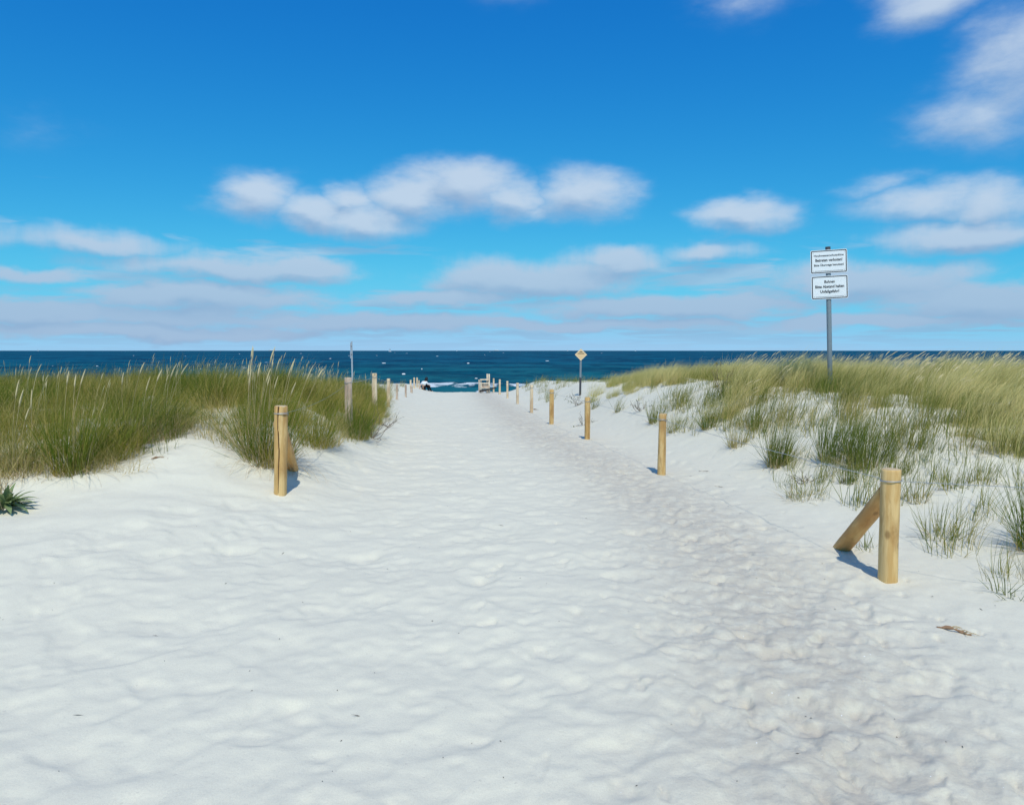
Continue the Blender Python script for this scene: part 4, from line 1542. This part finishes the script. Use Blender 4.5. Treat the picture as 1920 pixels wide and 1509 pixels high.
# ------------------------------------------------------------------ person on the crest
def skin_mesh(name, joints, edges, parent, material, sub=2):
    me = bpy.data.meshes.new(name)
    me.from_pydata([j[0] for j in joints], edges, [])
    o = bpy.data.objects.new(name, me)
    C.objects.link(o)
    o.modifiers.new('skin', 'SKIN')
    for i, j in enumerate(joints):
        rr_ = j[1] if isinstance(j[1], tuple) else (j[1], j[1])
        me.skin_vertices[0].data[i].radius = rr_
        me.skin_vertices[0].data[i].use_root = (i == 0)
    s = o.modifiers.new('sub', 'SUBSURF')
    s.levels = s.render_levels = sub
    dg = bpy.context.evaluated_depsgraph_get()
    me2 = bpy.data.meshes.new_from_object(o.evaluated_get(dg))
    o.modifiers.clear()
    o.data = me2
    me2.materials.clear()
    me2.materials.append(material)
    me2.polygons.foreach_set('use_smooth', np.ones(len(me2.polygons), dtype=bool))
    o.parent = parent
    return o


m_skin = simple('skin', (.50, .31, .22), .6, 0, .3, .05)
m_shirt = simple('white_cotton', (.78, .80, .83), .85, 0, .1, .05)
m_trouser = simple('black_cotton', (.012, .012, .018), .85, 0, .1, .2)
m_hair = simple('dark_hair', (.010, .010, .016), .6, 0, .3, .2)
DP = 46.6
xp = gp(791.5, DP)
per = empty('person', (xp, DP, Hf(xp, DP)), (0, 0, 0))
tag(per, 'person in white top and black trousers sitting on the sand by the last posts', 'person')
J = {'pel': (0, 0, .11), 'bel': (.05, .02, .25), 'che': (.14, .05, .40), 'nek': (.22, .08, .53), 'hed': (.255, .10, .60), 'top': (.285, .115, .73),
     'sl': (.02, .14, .47), 'el': (-.10, .10, .30), 'wl': (-.17, -.02, .08), 'hl': (-.20, -.07, .03),
     'sr': (.27, -.06, .47), 'er': (.38, .06, .30), 'wr': (.46, .24, .24), 'hr': (.49, .30, .22),
     'kl': (.22, .44, .30), 'al': (.34, .76, .0), 'tl': (.40, .90, .02), 'kr': (.34, .36, .30), 'ar': (.50, .70, .0), 'tr': (.57, .83, .02),
     'hpl': (.04, .08, .11), 'hpr': (.08, -.02, .11)}
names = list(J)
rad = dict(pel=.13, bel=.115, che=.13, nek=.052, hed=.075, top=.06, sl=.055, el=.04, wl=.028, hl=.03, sr=.055, er=.04, wr=.028, hr=.03,
           kl=.055, al=.036, tl=.03, kr=.055, ar=.036, tr=.03, hpl=.085, hpr=.085)
ix = {n_: i for i, n_ in enumerate(names)}
E = [('pel', 'bel'), ('bel', 'che'), ('che', 'nek'), ('nek', 'hed'), ('hed', 'top'), ('che', 'sl'), ('sl', 'el'), ('el', 'wl'), ('wl', 'hl'), ('che', 'sr'), ('sr', 'er'), ('er', 'wr'), ('wr', 'hr'),
     ('pel', 'hpl'), ('hpl', 'kl'), ('kl', 'al'), ('al', 'tl'), ('pel', 'hpr'), ('hpr', 'kr'), ('kr', 'ar'), ('ar', 'tr')]
zfix = lambda p: (p[0], p[1], p[2] + Hf(xp + p[0], DP + p[1]) - Hf(xp, DP) if p[2] < .06 else p[2])
skin_mesh('body', [(zfix(J[n_]), rad[n_]) for n_ in names], [(ix[a], ix[b]) for a, b in E], per, m_skin)


def sub_skin(name, keys, ed, grow, material):
    i2 = {n_: i for i, n_ in enumerate(keys)}
    return skin_mesh(name, [(zfix(J[n_]), rad[n_] * grow) for n_ in keys], [(i2[a], i2[b]) for a, b in ed], per, material)


sub_skin('shirt', ['bel', 'che', 'sl', 'sr', 'el', 'er'], [('bel', 'che'), ('che', 'sl'), ('che', 'sr'), ('sl', 'el'), ('sr', 'er')], 1.2, m_shirt)
sub_skin('trousers', ['pel', 'hpl', 'hpr', 'kl', 'kr', 'al', 'ar'], [('pel', 'hpl'), ('pel', 'hpr'), ('hpl', 'kl'), ('hpr', 'kr'), ('kl', 'al'), ('kr', 'ar')], 1.22, m_trouser)
bm = bmesh.new()
r = bmesh.ops.create_icosphere(bm, subdivisions=3, radius=.115)
for v in bm.verts:
    v.co.z *= 1.35
    if v.co.y > .045:
        v.co.y = .045
    v.co.x *= .86
    if v.co.z < 0:
        v.co *= 1.05
hr_ = bm_obj('hair', bm, m_hair, per, smooth=True)
hr_.location = (.25, .075, .64)
hr_.rotation_euler = (0, R(14), 0)

# ------------------------------------------------------------------ boats on the horizon
m_hull = simple('white_hull', (.82, .83, .84), .5, 0, .3, .03, .2)
m_sail = simple('white_sail', (.85, .86, .85), .8, 0, .1, .03, .2)


def hull(L, B, Hh, material, parent, name='hull'):
    bm = bmesh.new()
    secs = []
    for i in range(9):
        t = i / 8
        w = B / 2 * (1 - abs(2 * t - 1) ** 2.6) ** .6 if 0 < t < 1 else .03 * B
        if t == 0:
            w = B * .38
        z1 = Hh * (1 + .25 * t)
        secs.append([bm.verts.new((L * (t - .5), s * w * f, zz)) for s, f, zz in ((-1, .55, -.3), (-1, 1, z1), (1, 1, z1), (1, .55, -.3))])
    for i in range(8):
        for j in range(4):
            bm.faces.new((secs[i][j], secs[i][(j + 1) % 4], secs[i + 1][(j + 1) % 4], secs[i + 1][j]))
    bm.faces.new(secs[0])
    bm.faces.new(list(reversed(secs[-1])))
    bmesh.ops.recalc_face_normals(bm, faces=bm.faces)
    return bm_obj(name, bm, material, parent)


def sail(pts, parent, name):
    bm = bmesh.new()
    a, b_, c_ = [Vector(p) for p in pts]
    N = 6
    rows = []
    for i in range(N + 1):
        row = []
        for j in range(N + 1 - i):
            u, v = i / N, j / N
            p = a * (1 - u - v) + b_ * u + c_ * v
            p.y += 1.2 * u * (1 - u) + .9 * v * (1 - u - v)
            row.append(bm.verts.new(p))
        rows.append(row)
    for i in range(N):
        for j in range(len(rows[i]) - 1):
            bm.faces.new((rows[i][j], rows[i][j + 1], rows[i + 1][j]))
            if j < len(rows[i + 1]) - 1:
                bm.faces.new((rows[i][j + 1], rows[i + 1][j + 1], rows[i + 1][j]))
    bmesh.ops.solidify(bm, geom=bm.faces[:], thickness=.04)
    return bm_obj(name, bm, m_sail, parent)


def sailboat(px, d, mast, label, rz, group):
    e = empty('sailing_boat', (gp(px, d), d, SEA), (0, 0, rz))
    tag(e, label, 'boat', group)
    L = mast * .82
    hull(L, L * .28, L * .09, m_hull, e)
    bm = bmesh.new()
    tube(bm, [(.05 * L, 0, 0), (.05 * L, 0, mast)], .12, 8)
    bm_obj('mast', bm, m_steel, e)
    sail([(.03 * L, 0, mast * .14), (.03 * L, 0, mast * .97), (-.48 * L, .3, mast * .15)], e, 'mainsail')
    sail([(.47 * L, 0, mast * .12), (.07 * L, 0, mast * .9), (.0 * L, .5, mast * .13)], e, 'foresail')


def ship(px, d, L, label, group):
    e = empty('ship', (gp(px, d), d, SEA), (0, 0, R(4)))
    tag(e, label, 'ship', group)
    hull(L, L * .15, L * .075, m_hull, e)
    for nm, c_, s in (('superstructure', (-.02 * L, 0, L * .105), (L * .62, L * .12, L * .055)), ('bridge', (.16 * L, 0, L * .145), (L * .2, L * .11, L * .035)),
                      ('funnel', (-.2 * L, 0, L * .155), (L * .05, L * .04, L * .05))):
        bm = bmesh.new()
        box(bm, c_, s, L * .004)
        bm_obj(nm, bm, m_hull, e)


GB = 'boats on the horizon'
sailboat(731.5, 2300, 11.5, 'white sailing boat on the horizon beyond the row of posts along the grass', R(35), GB)
sailboat(1191, 3600, 8.0, 'tiny white sailing boat on the horizon beyond the diamond sign and low grass band', R(20), GB)
sailboat(1064, 3800, 9.0, 'tiny white sailing boat on the horizon just beside the diamond sign', R(160), GB)
sailboat(857, 4200, 8.5, 'tiny white sailing boat on the horizon above the surf at the path end', R(200), GB)
sailboat(73, 4200, 9.5, 'tiny white sailing boat on the horizon above the dense green dune', R(10), GB)
ship(512, 8200, 80, 'long white ship on the horizon behind the dense green grass', GB)
ship(931, 8200, 58, 'white ship on the horizon above the bleached wooden stand', GB)
ship(890, 8600, 34, 'faint small ship on the horizon above the surf at the path end', GB)
